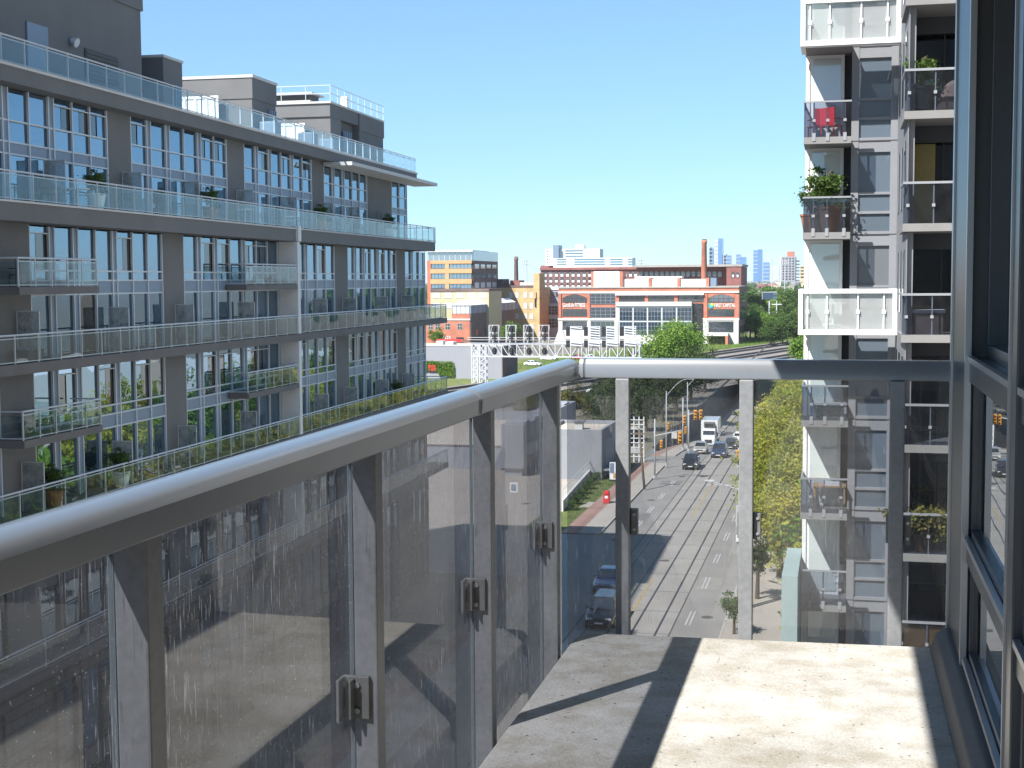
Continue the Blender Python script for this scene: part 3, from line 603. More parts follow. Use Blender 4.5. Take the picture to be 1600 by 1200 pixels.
def clip(parent_post, x, y, along):
    q = MB()
    if along == 'y':                                    # on a side post, plate on the face towards the balcony
        q.box(x-0.055, x+0.01, y-0.012, y, 20.99, 21.09); q.box(x-0.055, x-0.047, y-0.055, y-0.012, 20.99, 21.09); q.box(x-0.03, x-0.024, y-0.04, y-0.012, 20.995, 21.085)
    else:
        q.box(x-0.036, x+0.056, y+0.055, y+0.066, 20.985, 21.09); q.box(x+0.030, x+0.056, y+0.030, y+0.055, 20.985, 21.09)
    c = q.build('glass_clip', M['clip'], parent_post, bevel=0.002)

    for z in (21.01, 21.07):
        s = MB()
        if along == 'y': s.cyl((x-0.018, y-0.012, z), (x-0.018, y-0.018, z), 0.007, n=10)
        else: s.cyl((x+0.044, y+0.030, z), (x+0.044, y+0.024, z), 0.006, n=10)
        s.build('screw', M['anod_edge'], c)
for y in pys:
    p = MB().box(-1.090, -1.034, y, y+0.055, 20.28, 21.612).build('post', M['post'], BA, bevel=0.004)
    clip(p, -1.062, y, 'y')
    foot = MB().box(-1.033, -0.995, y-0.02, y+0.075, 20.43, 20.56).build('post_bracket', M['post'], BA, bevel=0.003)
for x in (-0.863, -0.380, 0.184):
    p = MB().box(x, x+0.054, 5.475, 5.528, 20.28, 21.612).build('post', M['post'], BA, bevel=0.004)
    clip(p, x+0.027, 5.475, 'x')
MB().box(-1.092, -1.036, 5.475, 5.53, 20.28, 21.612)
for a, c in zip(pys[:-1], pys[1:]):
    gp = bpart('glass_panel', BA, -1.103, -1.093, a+0.012, c+0.004, 20.30, 21.625, M['bal_glass'])
    bpart('glass_edge', gp, -0.005, 0.005, (c-a)/2-0.0035, (c-a)/2-0.001, -0.65, 0.65, M['edge_glass'])
bpart('glass_panel', BA, -1.103, -1.093, 5.172, 5.54, 20.30, 21.625, M['bal_glass'])
xs = (-1.075, -0.832, -0.352, 0.212, 0.405)
for a, c in zip(xs[:-1], xs[1:]): bpart('glass_panel', BA, a+0.004, c-0.004, 5.548, 5.558, 20.30, 21.625, M['bal_glass_end'])

# ================================================================== RIGHT TOWER
M['t_grey'] = surf('tower_grey_panel', (0.205, 0.212, 0.228), 0.55, 0.04, 1, 15)
M['t_slab'] = surf('tower_slab', (0.215, 0.212, 0.21), 0.85, 0.06)
M['t_glass'] = clear_glass('tower_tinted_glass', (0.60, 0.64, 0.70), 1.0, 0.0, dust=0.02)
M['t_white_glass'] = clear_glass('milky_glass', (0.85, 0.92, 0.91), 1.0, 0.0, dust=0.55, dvar=0.06)
M['t_pane'] = window_glass('tower_window', (0.11, 0.14, 0.175), 0.13, 0.002, 0.6, vary=0.12)
M['t_black'] = window_glass('tower_dark_window', (0.010, 0.011, 0.012), 0.05, 0.002, 0.6, vary=0.4)
M['t_rail'] = surf('tower_railing', (0.26, 0.27, 0.29), 0.45, 0.03)
M['teal'] = surf('teal_cladding', (0.31, 0.40, 0.385), 0.6, 0.06)
M['orange_wood'] = surf('orange_boards', (0.55, 0.30, 0.13), 0.6, 0.1, 3, 20)
TW = thing('balcony_tower', 'grey and white apartment tower with stacked glass balconies at the right', 'building')
bpart('core', TW, 0.24, 1.62, 45.0, 62, 0, 46, M['t_grey']); bpart('rear_core', TW, -1.0, 0.24, 47.3, 62, 0, 46, M['white'])
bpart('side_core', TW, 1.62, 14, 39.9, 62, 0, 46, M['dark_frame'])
bpart('podium_fin', TW, -1.62, -1.16, 41.5, 46, 0, 13.3, M['teal'])
for k in range(-7, 6):
    zf = 20.55+2.83*k
    if zf > 36 or zf < 1: continue
    bpart('balcony_slab', TW, -1.15, 0.235, 43.4, 47.3, zf-0.20, zf, M['t_slab'])
    bpart('side_wall', TW, -1.13, -1.01, 44.9, 47.3, zf, zf+2.63, M['white'])
    wb = bpart('window', TW, -1.01, 0.02, 44.95, 45.05, zf, zf+2.63, M['white'])
    under(bpart('pane', wb, -0.42, 0.42, -.02, .02, -1.2, 1.2, M['win_pale']), wb, -0.50, 44.94, zf+1.32)
    bpart('door', TW, 0.03, 0.235, 45.3, 47.3, zf, zf+2.63, M['dark_frame'])  # dark block filling the door opening, its shade put into the colour
    # railing of the corner balcony
    box = k in (0, 3)
    if box:
        q = MB(); z0, z1 = zf-0.22, zf+1.14
        q.box(-1.25, -1.12, 42.9, 43.1, z0+.15, z1-.13); q.box(1.47, 1.60, 42.9, 43.1, z0+.15, z1-.13); q.box(-1.252, 1.602, 42.898, 43.102, z1-0.13, z1); q.box(-1.252, 1.602, 42.898, 43.102, z0, z0+0.15)
        q.box(-1.25, -1.12, 43.102, 44.6, z1-0.128, z1-.002); q.box(-1.25, -1.12, 43.102, 44.6, z0+.002, z0+0.148); q.box(-1.12, 1.60, 43.102, 43.39, z0+0.02, z0+0.12)
        bx = q.build('white_box_railing', M['white'], TW)
        for a, c in ((-1.12, -0.42), (-0.42, 0.48), (0.48, 1.47)):
            bpart('glass_panel', bx, a+.01, c-.01, 43.02, 43.03, z0+.15, z1-.13, M['t_white_glass'])
        for xx in (-0.98, -0.42, 0.48, 1.22):
            w_ = MB().box(xx-.02, xx+.02, 42.96, 43.0, z0+.15, z1-.13); w_.box(xx-.05, xx+.05, 42.94, 42.99, (z0+z1)/2-.06, (z0+z1)/2+.06); w_.build('railing_post', M['white'], bx)
        bpart('glass_panel', bx, -1.19, -1.18, 43.1, 44.6, z0+.15, z1-.13, M['t_white_glass'])
    else:
        q = MB(); q.box(-1.15, 0.24, 43.42, 43.47, zf+1.02, zf+1.07); q.box(-1.15, -1.10, 43.47, 45.4, zf+1.02, zf+1.07)
        for xx in (-0.85, -0.45, 0.05):
            q.box(xx-.02, xx+.02, 43.45, 43.5, zf-.1, zf+1.02); q.box(xx-.045, xx+.045, 43.40, 43.45, zf+.45, zf+.53); q.box(xx-.05, xx+.05, 43.38, 43.5, zf-.12, zf+.12)
        rl = q.build('railing', M['t_rail'], TW)
        bpart('glass_panel', rl, -1.14, 0.23, 43.41, 43.418, zf-.08, zf+1.02, M['t_glass']); bpart('glass_panel', rl, -1.14, -1.132, 43.47, 45.4, zf-.08, zf+1.02, M['t_glass'])
    # grey window column
    q = MB(); q.box(0.24, 0.46, 44.5, 45, zf, zf+2.83); q.box(1.40, 1.62, 44.5, 45, zf, zf+2.83)
    q.box(0.46, 1.40, 44.52, 45, zf+2.44, zf+2.80)
    for zz in (zf-0.03, zf+0.58, zf+1.16): q.box(0.46, 1.40, 44.53, 44.9, zz, zz+0.08)
    wf = q.build('window_column', M['t_grey'], TW)
    for z0, z1 in ((.05, .58), (.66, 1.16), (1.24, 2.44)): bpart('pane', wf, 0.46, 1.40, 44.6, 44.63, zf+z0, zf+z1, M['t_pane'])
    bpart('joint', TW, 0.24, 1.62, 44.492, 44.50, zf-0.06, zf-0.035, M['dark_frame'])
    # return wall towards the nearer wing
    bpart('return_wall', TW, 1.605, 1.625, 37.5, 44.5, zf-.02, zf+2.80, M['t_grey'])
    for yy in (38.6, 40.6, 42.6): bpart('slot_window', TW, 1.585, 1.6, yy, yy+0.7, zf+0.5, zf+2.2, M['t_black'])
    # nearer wing with recessed balconies
    bpart('balcony_slab', TW, 1.5, 5.2, 37.35, 39.9, zf-0.20, zf, M['t_slab'])
    bpart('side_wall', TW, 1.63, 1.78, 37.7, 39.9, zf, zf+2.63, M['t_grey'])
    bpart('lintel', TW, 1.78, 5.2, 39.2, 39.4, zf+2.2, zf+2.63, M['dark_frame'])
    wd = bpart('window', TW, 1.80, 5.2, 39.80, 39.88, zf, zf+2.6, M['dark_frame'])
    for a, c in ((1.85, 2.6), (2.65, 3.5), (3.55, 4.6)): under(bpart('pane', wd, 0, c-a, 0, .02, 0, 2.2, M['t_black']), wd, (a+c)/2, 39.78, zf+1.2)
    q = MB(); q.box(1.5, 5.2, 37.38, 37.44, zf+1.0, zf+1.06)
    for xx in (1.62, 2.25, 2.95, 3.7, 4.4): q.box(xx-.018, xx+.018, 37.42, 37.46, zf-.1, zf+1.0); q.box(xx-.04, xx+.04, 37.37, 37.42, zf+.42, zf+.50)
    q.box(1.5, 1.56, 37.44, 39.2, zf+1.0, zf+1.06)
    rl = q.build('railing', M['t_rail'], TW)
    for a, c in ((1.5, 2.25), (2.25, 2.95), (2.95, 3.7), (3.7, 5.2)): bpart('glass_panel', rl, a+.008, c-.008, 37.395, 37.403, zf-.06, zf+1.0, M['t_glass'])
bpart('orange_balustrade', TW, 1.56, 5.0, 37.50, 37.56, 12.05+0.2, 12.05+0.92, M['orange_wood'])
# buildings on the near side beyond the tower: hidden from here, mirrored in the loft building's windows
def mirror_block(lab, x0, x1, y0, y1, h, mat, fl):
    t = thing('apartment_house', lab, 'building'); bpart('wall', t, x0, x1, y0, y1, 0, h, mat); n = int(h//fl)
    for k in range(1, n):
        for i in range(int((y1-y0)//4)): bpart('window', t, x0-.04, x0+.01, y0+1+i*4, y0+3.4+i*4, k*fl, k*fl+fl*.62, M['win_far'])
        if k % 2: bpart('band', t, x0-.25, x0, y0, y1, k*fl-.35, k*fl-.1, M['white'])
mirror_block('white mid-rise beyond the tower, mirrored in the loft building windows', 5, 18, 72, 128, 14.5, M['white'], 3.1)
mirror_block('brown brick mid-rise farther along, mirrored in the loft building windows', 6, 20, 140, 196, 12, M['panel_light'], 3.3)

# ================================================================== MIDDLE DISTANCE BUILDINGS
M['redbrick'] = brick_mat('red_brick', (0.40, 0.115, 0.065), (0.47, 0.15, 0.085), (0.38, 0.22, 0.17), 0.5, 0.2)
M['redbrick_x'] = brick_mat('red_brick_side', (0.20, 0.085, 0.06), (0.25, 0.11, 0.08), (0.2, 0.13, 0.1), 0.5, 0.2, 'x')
M['maroon'] = brick_mat('maroon_brick', (0.22, 0.075, 0.065), (0.28, 0.10, 0.085), (0.24, 0.13, 0.12), 0.6, 0.25)
M['brown_brick'] = brick_mat('brown_brick', (0.13, 0.085, 0.075), (0.17, 0.11, 0.095), (0.14, 0.11, 0.1), 0.6, 0.25, 'x')
M['yellow_brick'] = brick_mat('yellow_brick', (0.42, 0.30, 0.13), (0.49, 0.36, 0.17), (0.5, 0.4, 0.25), 0.6, 0.25)
M['cream'] = surf('cream_stucco', (0.50, 0.41, 0.26), 0.85, 0.05, 0.3, 5)
M['orange'] = surf('orange_cladding', (0.55, 0.31, 0.15), 0.6, 0.05, 0.5, 5)
M['stone_band'] = surf('pale_stone', (0.54, 0.53, 0.50), 0.8, 0.04, 0.5, 6)
M['grey_wall'] = surf('grey_stucco', (0.235, 0.245, 0.265), 0.85, 0.05, 0.5, 8)
M['violet_wall'] = surf('grey_block_wall', (0.27, 0.275, 0.31), 0.9, 0.05, 0.3, 5)
M['ww'] = surf('white_blinds', (0.52, 0.54, 0.54), 0.7, 0.08, 0.8, 6)
M['black'] = surf('black_paint', (0.02, 0.02, 0.022), 0.5, 0.05)
M['red'] = surf('red_paint', (0.60, 0.04, 0.04), 0.45, 0.05)
M['tan_roof'] = surf('tan_roof', (0.46, 0.40, 0.33), 0.95, 0.1, 0.2, 3)
def fbox(parent, name, px0, py0, px1, py1, Y, D, mat, proud=0.0):
    """box whose front lies in the plane y=Y-proud, outlined by photo pixels, D metres deep"""
    x0, x1, z0, z1 = rect(px0, py0, px1, py1, Y)
    return bpart(name, parent, x0, x1, Y-proud, Y+D, z0, z1, mat)
def fwin(parent, px0, py0, px1, py1, Y, nx=3, nz=2, pm='win_far', fm=None, name='window', arch=False, proud=0.06):
    x0, x1, z0, z1 = rect(px0, py0, px1, py1, Y); b = 0.12 if (x1-x0) > 3 else 0.07
    f = MB(); yf = Y-proud
    f.box(x0, x1, yf-.05, yf+.06, z1-b, z1); f.box(x0, x1, yf-.05, yf+.06, z0, z0+b)
    for i in range(nx+1): xx = x0+(x1-x0-b)*i/nx; f.box(xx, xx+b, yf-.05, yf+.06, z0, z1)
    for j in range(1, nz): zz = z0+(z1-z0)*j/nz; f.box(x0, x1, yf-.045, yf+.055, zz-b/2, zz+b/2)
    w = f.build(name, M[fm or 'blue_metal'], parent)
    bpart('pane', w, x0+.02, x1-.02, yf-.02, yf+.02, z0+.02, z1-.02, M[pm])
    return w
def text(parent, name, body, size, mat, loc, ext=0.02, rz=0, sx=1.0):
    cu = bpy.data.curves.new(name, 'FONT'); cu.body = body; cu.size = size; cu.align_x = 'CENTER'; cu.align_y = 'CENTER'; cu.extrude = ext; cu.resolution_u = 2
    ob = bpy.data.objects.new(name, cu); COL.objects.link(ob); bpy.context.view_layer.update()
    me = bpy.data.meshes.new_from_object(ob.evaluated_get(bpy.context.evaluated_depsgraph_get())); bpy.data.objects.remove(ob)
    me.materials.clear(); me.materials.append(mat)
    o = inst(name, me, parent, loc, (math.radians(90), 0, rz)); o.scale = (sx, 1, 1); return o

# --- red and white office building by the tracks
Y = 480.0; t = thing('office_building', 'red brick and white office building with two shop signs beside the tracks', 'building'); RW = t
fbox(t, 'wall', 873, 449, 1154, 538, Y, 42, M['redbrick']); x0, x1, z0, z1 = rect(873, 449, 1154, 538, Y)
bpart('side_wall', t, x1, x1+.25, Y+.05, Y+41.9, 0, z1-.05, M['redbrick_x'])
fbox(t, 'base_wall', 872.6, 497.5, 1154.5, 540, Y, 0.2, M['stone_band'], 0.10)
fbox(t, 'stone_band', 872, 455, 1155, 458, Y, 0.3, M['stone_band'], 0.35); fbox(t, 'stone_band', 872, 497, 1155, 500.5, Y, 0.3, M['stone_band'], 0.35)
fbox(t, 'coping', 872, 448, 1155, 450, Y, 42, M['roof'], 0.3)
def arch_win(px0, py0, px1, py1):
    w = fwin(t, px0, py0, px1, py1, Y, 5, 2, 'win_far', 'dark_frame'); x0, x1, z0, z1 = rect(px0, py0, px1, py1, Y)
    h = (z1-z0)*0.45; pts = [(x0-.1, z1-h)] + [(x0+(x1-x0)*i/8, z1-h+h*math.sin(math.pi*i/8)**0.8) for i in range(9)] + [(x1+.1, z1-h), (x1+.1, z1+.5), (x0-.1, z1+.5)]
    MB().prism(pts, 'y', Y-.16, Y-.02).build('window_arch', M['redbrick'], t)
arch_win(879, 460, 917, 473); fwin(t, 879, 483, 917, 494.5, Y, 5, 2, 'win_far', 'dark_frame'); fwin(t, 879, 502, 917, 515, Y, 5, 2, 'win_far', 'dark_frame', proud=.16)
arch_win(1107, 460, 1147, 472.5); fwin(t, 1107, 483, 1147, 494.5, Y, 4, 2, 'win_far', 'dark_frame'); fwin(t, 1107, 502.5, 1146, 519, Y, 4, 2, 'win_far', 'dark_frame', proud=.16)
for a, c in ((459, 475), (480, 497), (502, 530)): fwin(t, 923, a, 962, c, Y, 5, 3, 'win_far', 'blue_metal', proud=.16)
for a, c in ((968, 1007), (1013, 1053), (1060, 1100)): fwin(t, a, 461, c, 472, Y, 4, 1, 'win_dark', 'dark_frame')
fbox(t, 'terrace_parapet', 964, 471.5, 1082, 478, Y, 0.5, M['panel_light'], 3.0)
fbox(t, 'glazed_bay', 964, 478, 1082, 540, Y, 0.2, M['stone_band'], 2.6)
for a, c in ((968, 988), (990, 1010.5), (1012.5, 1033), (1035, 1056), (1058, 1081)):
    for p, q in ((480, 501), (503, 523)): fwin(t, a, p, c, q, Y-2.6, 4, 3, 'win_far', 'blue_metal')
fbox(t, 'glazed_return', 1082.5, 474, 1098, 538, Y, 0.2, M['win_dark'], 0.4)
fbox(t, 'white_pier', 1099, 500, 1105, 540, Y, .3, M['stone_band'], .3); fbox(t, 'white_pier', 919, 500, 923, 540, Y, .3, M['stone_band'], .3); fbox(t, 'white_pier', 962, 500, 968, 540, Y, .3, M['stone_band'], 2.8); fbox(t, 'white_pier', 1147, 500, 1154, 540, Y, .3, M['stone_band'], .3)
fbox(t, 'red_pier', 873, 459, 877, 497, Y, .3, M['redbrick'], .4); fbox(t, 'red_pier', 917.5, 459, 922, 497, Y, .3, M['redbrick'], .4); fbox(t, 'red_pier', 962, 461, 967.5, 497, Y, .3, M['redbrick'], .5); fbox(t, 'red_pier', 1100, 459, 1105.5, 497, Y, .3, M['redbrick'], .4)
for a in (1007.5, 1053.5): fbox(t, 'red_pier', a, 461, a+5.5, 473, Y, .3, M['redbrick'], .4)
fbox(t, 'white_fascia', 962, 458, 1100, 461, Y, .4, M['white'], 1.2)
fbox(t, 'entrance_canopy', 1103, 520, 1139, 524, Y, 4, M['stone_band'], 5); fbox(t, 'entrance_pier', 1135, 524, 1139, 541, Y, 0, M['redbrick'], 5); fbox(t, 'entrance_glass', 1107, 526, 1134, 540, Y, .2, M['win_dark'], .3)
# rooftop
fbox(t, 'roof_screen_frame', 923.5, 424, 973, 449, Y+3, 8, M['redbrick']); fbox(t, 'roof_screen_panel', 928, 424, 968, 449, Y+3, .2, M['white'], .25)
for a, c in ((974, 1013), (1018, 1058), (1063, 1103)): fbox(t, 'roof_panel', a, 436, c, 449.5, Y+4, 6, M['white'])
for a in (1013, 1058, 1103): fbox(t, 'roof_pier', a, 434, a+5, 449.5, Y+3.5, 6, M['redbrick'])
fbox(t, 'roof_plant', 992, 432, 1065, 436, Y+9, 6, M['white']); fbox(t, 'roof_unit', 1110, 434, 1119, 448, Y+4, 4, M['unit'])
for i in range(4):                                                   # side windows
    yy = Y+4+i*9.5
    for z0_, z1_ in ((1.5, 6), (8, 12.5), (14, 17.5)):
        bpart('window', t, x1+.24, x1+.32, yy, yy+6.5, z0_, z1_, M['win_blue'])
q = on_y(897, 477, Y); text(t, 'sign', 'GoodLife FITNESS', 2.0, M['white'], (q[0], Y-.15, q[2]), .1, sx=0.52)
q = on_y(1128, 477.5, Y); text(t, 'sign', 'FIRST CAPITAL', 1.75, M['white'], (q[0]+1.0, Y-.15, q[2]), .1, sx=0.62)
q = on_y(1111, 477.5, Y); M['teal_logo'] = surf('logo_teal', (0.02, 0.35, 0.38), 0.5, 0.02); M['lime'] = surf('logo_lime', (0.45, 0.6, 0.05), 0.5, 0.02)
MB().cyl((q[0], Y-.12, q[2]), (q[0], Y-.25, q[2]), 0.9, n=18).build('sign_logo', M['teal_logo'], t); MB().cyl((q[0]+.35, Y-.26, q[2]+.35), (q[0]+.35, Y-.3, q[2]+.35), 0.5, n=14).build('sign_logo', M['lime'], t)

# --- maroon factory with arched windows
Y = 640.0; t = thing('factory_building', 'long maroon brick factory with rows of arched windows behind the office building', 'building')
fbox(t, 'wall', 845, 420, 1135, 500, Y, 30, M['maroon']); fbox(t, 'end_wall', 1135, 417, 1158, 470, Y-8, 40, M['maroon']); fbox(t, 'cornice', 844, 417, 1136, 421, Y, 31, M['maroon'], .8)
fbox(t, 'roof', 990, 413.5, 1160, 417, Y-8, 40, M['roof'], .3); fbox(t, 'corner_tower', 845, 415, 858, 421, Y, 10, M['maroon'], .3)
M['arch_dark'] = M['win_far']
def awin(px, py0, py1, Yp, w=3.3):
    x0, x1, z0, z1 = rect(px-w, py0, px+w, py1, Yp); r_ = (x1-x0)/2; xc = (x0+x1)/2
    pts = [(x0, z0), (x1, z0), (x1, z1-r_)] + [(xc+r_*math.cos(a), z1-r_+r_*math.sin(a)) for a in [math.pi*i/6 for i in range(1, 6)]] + [(x0, z1-r_)]
    s_ = MB().prism(pts, 'y', Yp-.12, Yp+.05).build('arched_window', M['win_dark'], t)
    bpart('pane', s_, x0+.3, x1-.3, Yp-.2, Yp-.1, z0+.2, z0+(z1-z0)*.55, M['ww'])
for i in range(9):
    for py0, py1 in ((424, 433), (434, 442), (443, 449)): awin(852+i*8.7, py0, py1, Y)
for i in range(24):
    if not 923 < 936+i*8.2 < 930: awin(936+i*8.2, 424, 433, Y)
awin(1145.5, 425, 434, Y-8, 2.6); awin(1152.5, 425, 434, Y-8, 2.6)
# --- chimneys
def chimney(lab, px0, px1, pt, pb, Y, mat):
    x0, x1, z0, z1 = rect(px0, pt, px1, pb, Y); r_ = (x1-x0)/2; c = (x0+x1)/2
    t = thing('chimney', lab, 'chimney', (c, Y, 0)); MB().lathe([(r_*1.25, 0), (r_*1.15, z1*.35), (r_*.82, z1-1.5), (r_*.95, z1-1.3), (r_*.95, z1)], 20).build('shaft', mat, t, smooth=True)
    MB().cyl((0, 0, z1), (0, 0, z1+.3), r_*.8, n=16).build('rim', M['dark_frame'], t)
chimney('tall red brick chimney rising behind the white office roof', 1095.5, 1105, 375, 433, 575, M['redbrick'])
chimney('slim dark brown chimney behind the yellow brick building', 803, 810, 402, 445, 620, M['brown_brick'])

# --- buildings left of centre
Y = 470.0; t = thing('orange_office', 'office block with orange bands and a glass top storey', 'building')
fbox(t, 'body', 673, 407, 738, 470, Y, 22, M['brown_brick']); fbox(t, 'end_wall', 668, 407, 674, 480, Y, 22, M['redbrick'], .3)
for a, c in ((407, 412), (420, 427), (436, 443.5)): fbox(t, 'orange_band', 673, a, 737.5, c, Y, .3, M['orange'], .5)
fbox(t, 'orange_pier', 696, 407, 702, 452, Y, .3, M['orange'], .45)
for a, c in ((412, 420), (427, 436), (443.5, 451)):
    fwin(t, 674, a, 696, c, Y, 4, 1, 'win_blue', 'dark_frame'); fwin(t, 702, a, 737, c, Y, 6, 1, 'win_blue', 'dark_frame')
fbox(t, 'glass_storey', 668, 393, 737.5, 407, Y+.5, 21, M['win_blue']); fbox(t, 'roof_edge', 667, 391, 739, 393.2, Y, 22, M['white'], .4)
for i in range(9): fbox(t, 'glass_mullion', 669+i*8.4, 393, 669.7+i*8.4, 407, Y+.45, .1, M['mullion'], .05)
x0, x1, z0, z1 = rect(738, 407, 760, 452, Y); bpart('side_wall', t, x0, x0+.3, Y+.2, Y+36, 0, z1, M['brown_brick']); bpart('side_glass', t, x0-.2, x0+.35, Y+.6, Y+36, z1, z1+3.4, M['win_blue'])
for i in range(4):
    for zz in (z1-3.1, z1-6.2, z1-9.4): bpart('side_window', t, x0+.29, x0+.36, Y+2+i*8.5, Y+8+i*8.5, zz, zz+1.9, M['win_blue'] if zz > z1-9 else M['ww'])
Y = 450.0; t = thing('cream_building', 'cream low building with wide white windows under the orange office', 'building')
fbox(t, 'wall', 673, 455, 764, 535, Y, 18, M['cream']); fbox(t, 'parapet', 672.5, 451.5, 764.5, 455, Y, 18.2, M['brown_brick'], .3)
for i in range(5):
    for a, c in ((457, 466), (473, 482)): fwin(t, 676+i*18, a, 688+i*18, c, Y, 3, 2, 'ww', 'panel_light')
Y = 430.0; t = thing('brick_workshop', 'red brick workshop with white gabled roof and lettered front', 'building'); BW = t
fbox(t, 'wall', 664, 499, 734, 540, Y, 10, M['redbrick']); fbox(t, 'stone_band', 696, 498, 734.5, 500.5, Y, .3, M['stone_band'], .2)
fbox(t, 'upper_wall', 706, 490, 734, 499, Y+.4, 9, M['redbrick']); fbox(t, 'white_storey', 706, 477, 734, 490, Y+.3, 9, M['ww'])
for i in range(5): fbox(t, 'storey_rib', 706.5+i*6.6, 477, 707.1+i*6.6, 490, Y+.3, .1, M['panel'], .08)
for a in (669, 680, 695.5, 714.5): fwin(t, a, 505, a+8, 515, Y, 2, 2, 'win_far', 'stone_band')
xa, xb, za, zb = rect(734, 476, 774, 540, Y)
sw = MB(); p0 = on_y(734, 477, Y); 
bpart('side_wall', t, p0[0], p0[0]+.3, Y+.2, Y+62, 0, p0[2]-2.6, M['brown_brick']); bpart('side_cladding', t, p0[0]-.1, p0[0]+.35, Y+.2, Y+62, p0[2]-2.6, p0[2]+.1, M['blue_metal'])
x6, _, _, _ = rect(706, 476, 734, 490, Y)
MB().prism([(x6-.3, p0[2]), (p0[0]+.6, p0[2]), (p0[0]+.4, p0[2]+.15), ((x6+p0[0])/2+1, p0[2]+1.5), ((x6+p0[0])/2, p0[2]+1.5), (x6, p0[2]+.2)], 'y', Y, Y+62).build('roof', M['white'], t)
for i in range(10): bpart('cladding_rib', t, p0[0]+.34, p0[0]+.44, Y+3+i*6, Y+3.3+i*6, p0[2]-2.6, p0[2], M['violet_wall'])
for i in range(4): bpart('side_window', t, p0[0]+.29, p0[0]+.36, Y+6+i*12, Y+8.5+i*12, 4.5, 6.3, M['win_dark'])
q = on_y(698, 528, Y); text(t, 'sign', 'EQ3', 1.5, M['white'], (q[0], Y-.1, q[2]), .05)
fbox(t, 'door', 713, 527, 725, 540, Y, .1, M['win_dark'], .05)
Y = 500.0; t = thing('yellow_building', 'yellow brick building with paired white windows and a corner stair tower', 'building')
fbox(t, 'wall', 764, 449, 843, 545, Y, 20, M['yellow_brick']); fbox(t, 'stair_tower', 834, 427, 843.5, 545, Y, 9, M['yellow_brick'], .5)
fbox(t, 'parapet', 776, 446, 834, 449.5, Y, 20, M['brown_brick'], .1); fbox(t, 'roof_house', 764, 436, 786, 449, Y+5, 10, M['brown_brick']); fbox(t, 'roof_house', 797, 438, 811, 447, Y+8, 9, M['maroon']); fbox(t, 'roof_plant', 812, 441, 834, 447, Y+6, 8, M['panel_light'])
for a in (767.5, 777.5, 795.5, 805, 818, 827.5):
    for p, qv in ((456.5, 465.5), (473, 482.5), (489.5, 498.5), (506, 515)):
        if a == 767.5 and p > 457: continue
        fwin(t, a, p, a+5.5, qv, Y, 1, 2, 'ww' if a > 770 else 'win_dark', 'stone_band')
sg = fbox(t, 'hanging_sign', 836, 457, 838, 479, Y, 0, M['black'], .9); fbox(t, 'hanging_sign_head', 835.8, 456, 838.2, 466, Y, 0, M['orange'], 1.0)
Y = 520.0; t = thing('grey_building', 'dark grey narrow building between the yellow brick building and the red office', 'building')
fbox(t, 'wall', 843.5, 453, 874, 545, Y, 18, M['violet_wall']); fbox(t, 'roof_edge', 843.5, 448.5, 873, 452.5, Y, 18, M['white'], .3)
for i in range(5): fwin(t, 845+i*5.7, 456, 849.5+i*5.7, 464, Y, 1, 1, 'win_blue', 'violet_wall')
for a, c in ((478, 492), (498, 512)): fwin(t, 857, a, 872, c, Y-3, 3, 3, 'win_far', 'mullion')
fbox(t, 'glazed_frame', 855.5, 474, 873, 545, Y, 1, M['mullion'], 2.7)

# --- white tower slabs on the skyline
Y = 900.0; t = thing('white_apartment_slab', 'white and dark apartment slabs on the skyline above the factory', 'building')
fbox(t, 'wall', 852, 389, 871, 440, Y, 15, M['white']); fbox(t, 'stair_tower', 864, 383, 873, 440, Y-1, 12, M['unit']); fbox(t, 'wall', 872, 389, 937, 440, Y+3, 14, M['white']); fbox(t, 'plant_room', 899, 382, 912, 389, Y+3, 8, M['white'])
fbox(t, 'low_slab', 862, 403, 988, 440, Y-30, 14, M['white'])
for i in range(3): fbox(t, 'window_band', 883, 390.5+i*4.2, 911, 392.8+i*4.2, Y+2.9, .1, M['win_blue'], .1)
for a, c in ((870, 885), (897, 945), (953, 973), (981, 988)):
    for j in range(3): fbox(t, 'window_band', a, 404+j*3.8, c, 406.4+j*3.8, Y-30, .2, M['win_blue'], .2)
for j in range(5):
    for a in (854.5, 858.5): fbox(t, 'window', a, 391.5+j*4.2, a+1.5, 393.5+j*4.2, Y, .2, M['win_dark'], .2)
# --- dark slab and low things at the right of the skyline
Y = 1150.0; t = thing('brown_tower', 'brown grey apartment tower with red roof house on the right skyline', 'building')
fbox(t, 'wall', 1220, 401, 1243, 440, Y, 20, M['violet_wall']); fbox(t, 'roof_house', 1230, 393, 1241, 401, Y+4, 8, M['redbrick']); fbox(t, 'white_edge', 1219, 401, 1220.6, 440, Y, 2, M['white'], .3)
x0, x1, z0, z1 = rect(1220, 401, 1243, 440, Y)
for j in range(8): bpart('balcony', t, x1, x1+2.6, Y+1, Y+20, z1-4-j*2.6, z1-3-j*2.6, M['panel'])
for j in range(9):
    for i in range(4): fbox(t, 'window', 1223+i*5, 403+j*4, 1225.5+i*5, 405+j*4, Y, .2, M['win_dark'], .15)
t = thing('orange_house', 'small orange apartment house at the tower edge on the skyline', 'building'); fbox(t, 'wall', 1250, 415, 1257, 440, 1150, 15, M['cream']); 
for j in range(4): fbox(t, 'window', 1251, 417+j*5, 1256, 419+j*5, 1150, .1, M['win_dark'], .15)
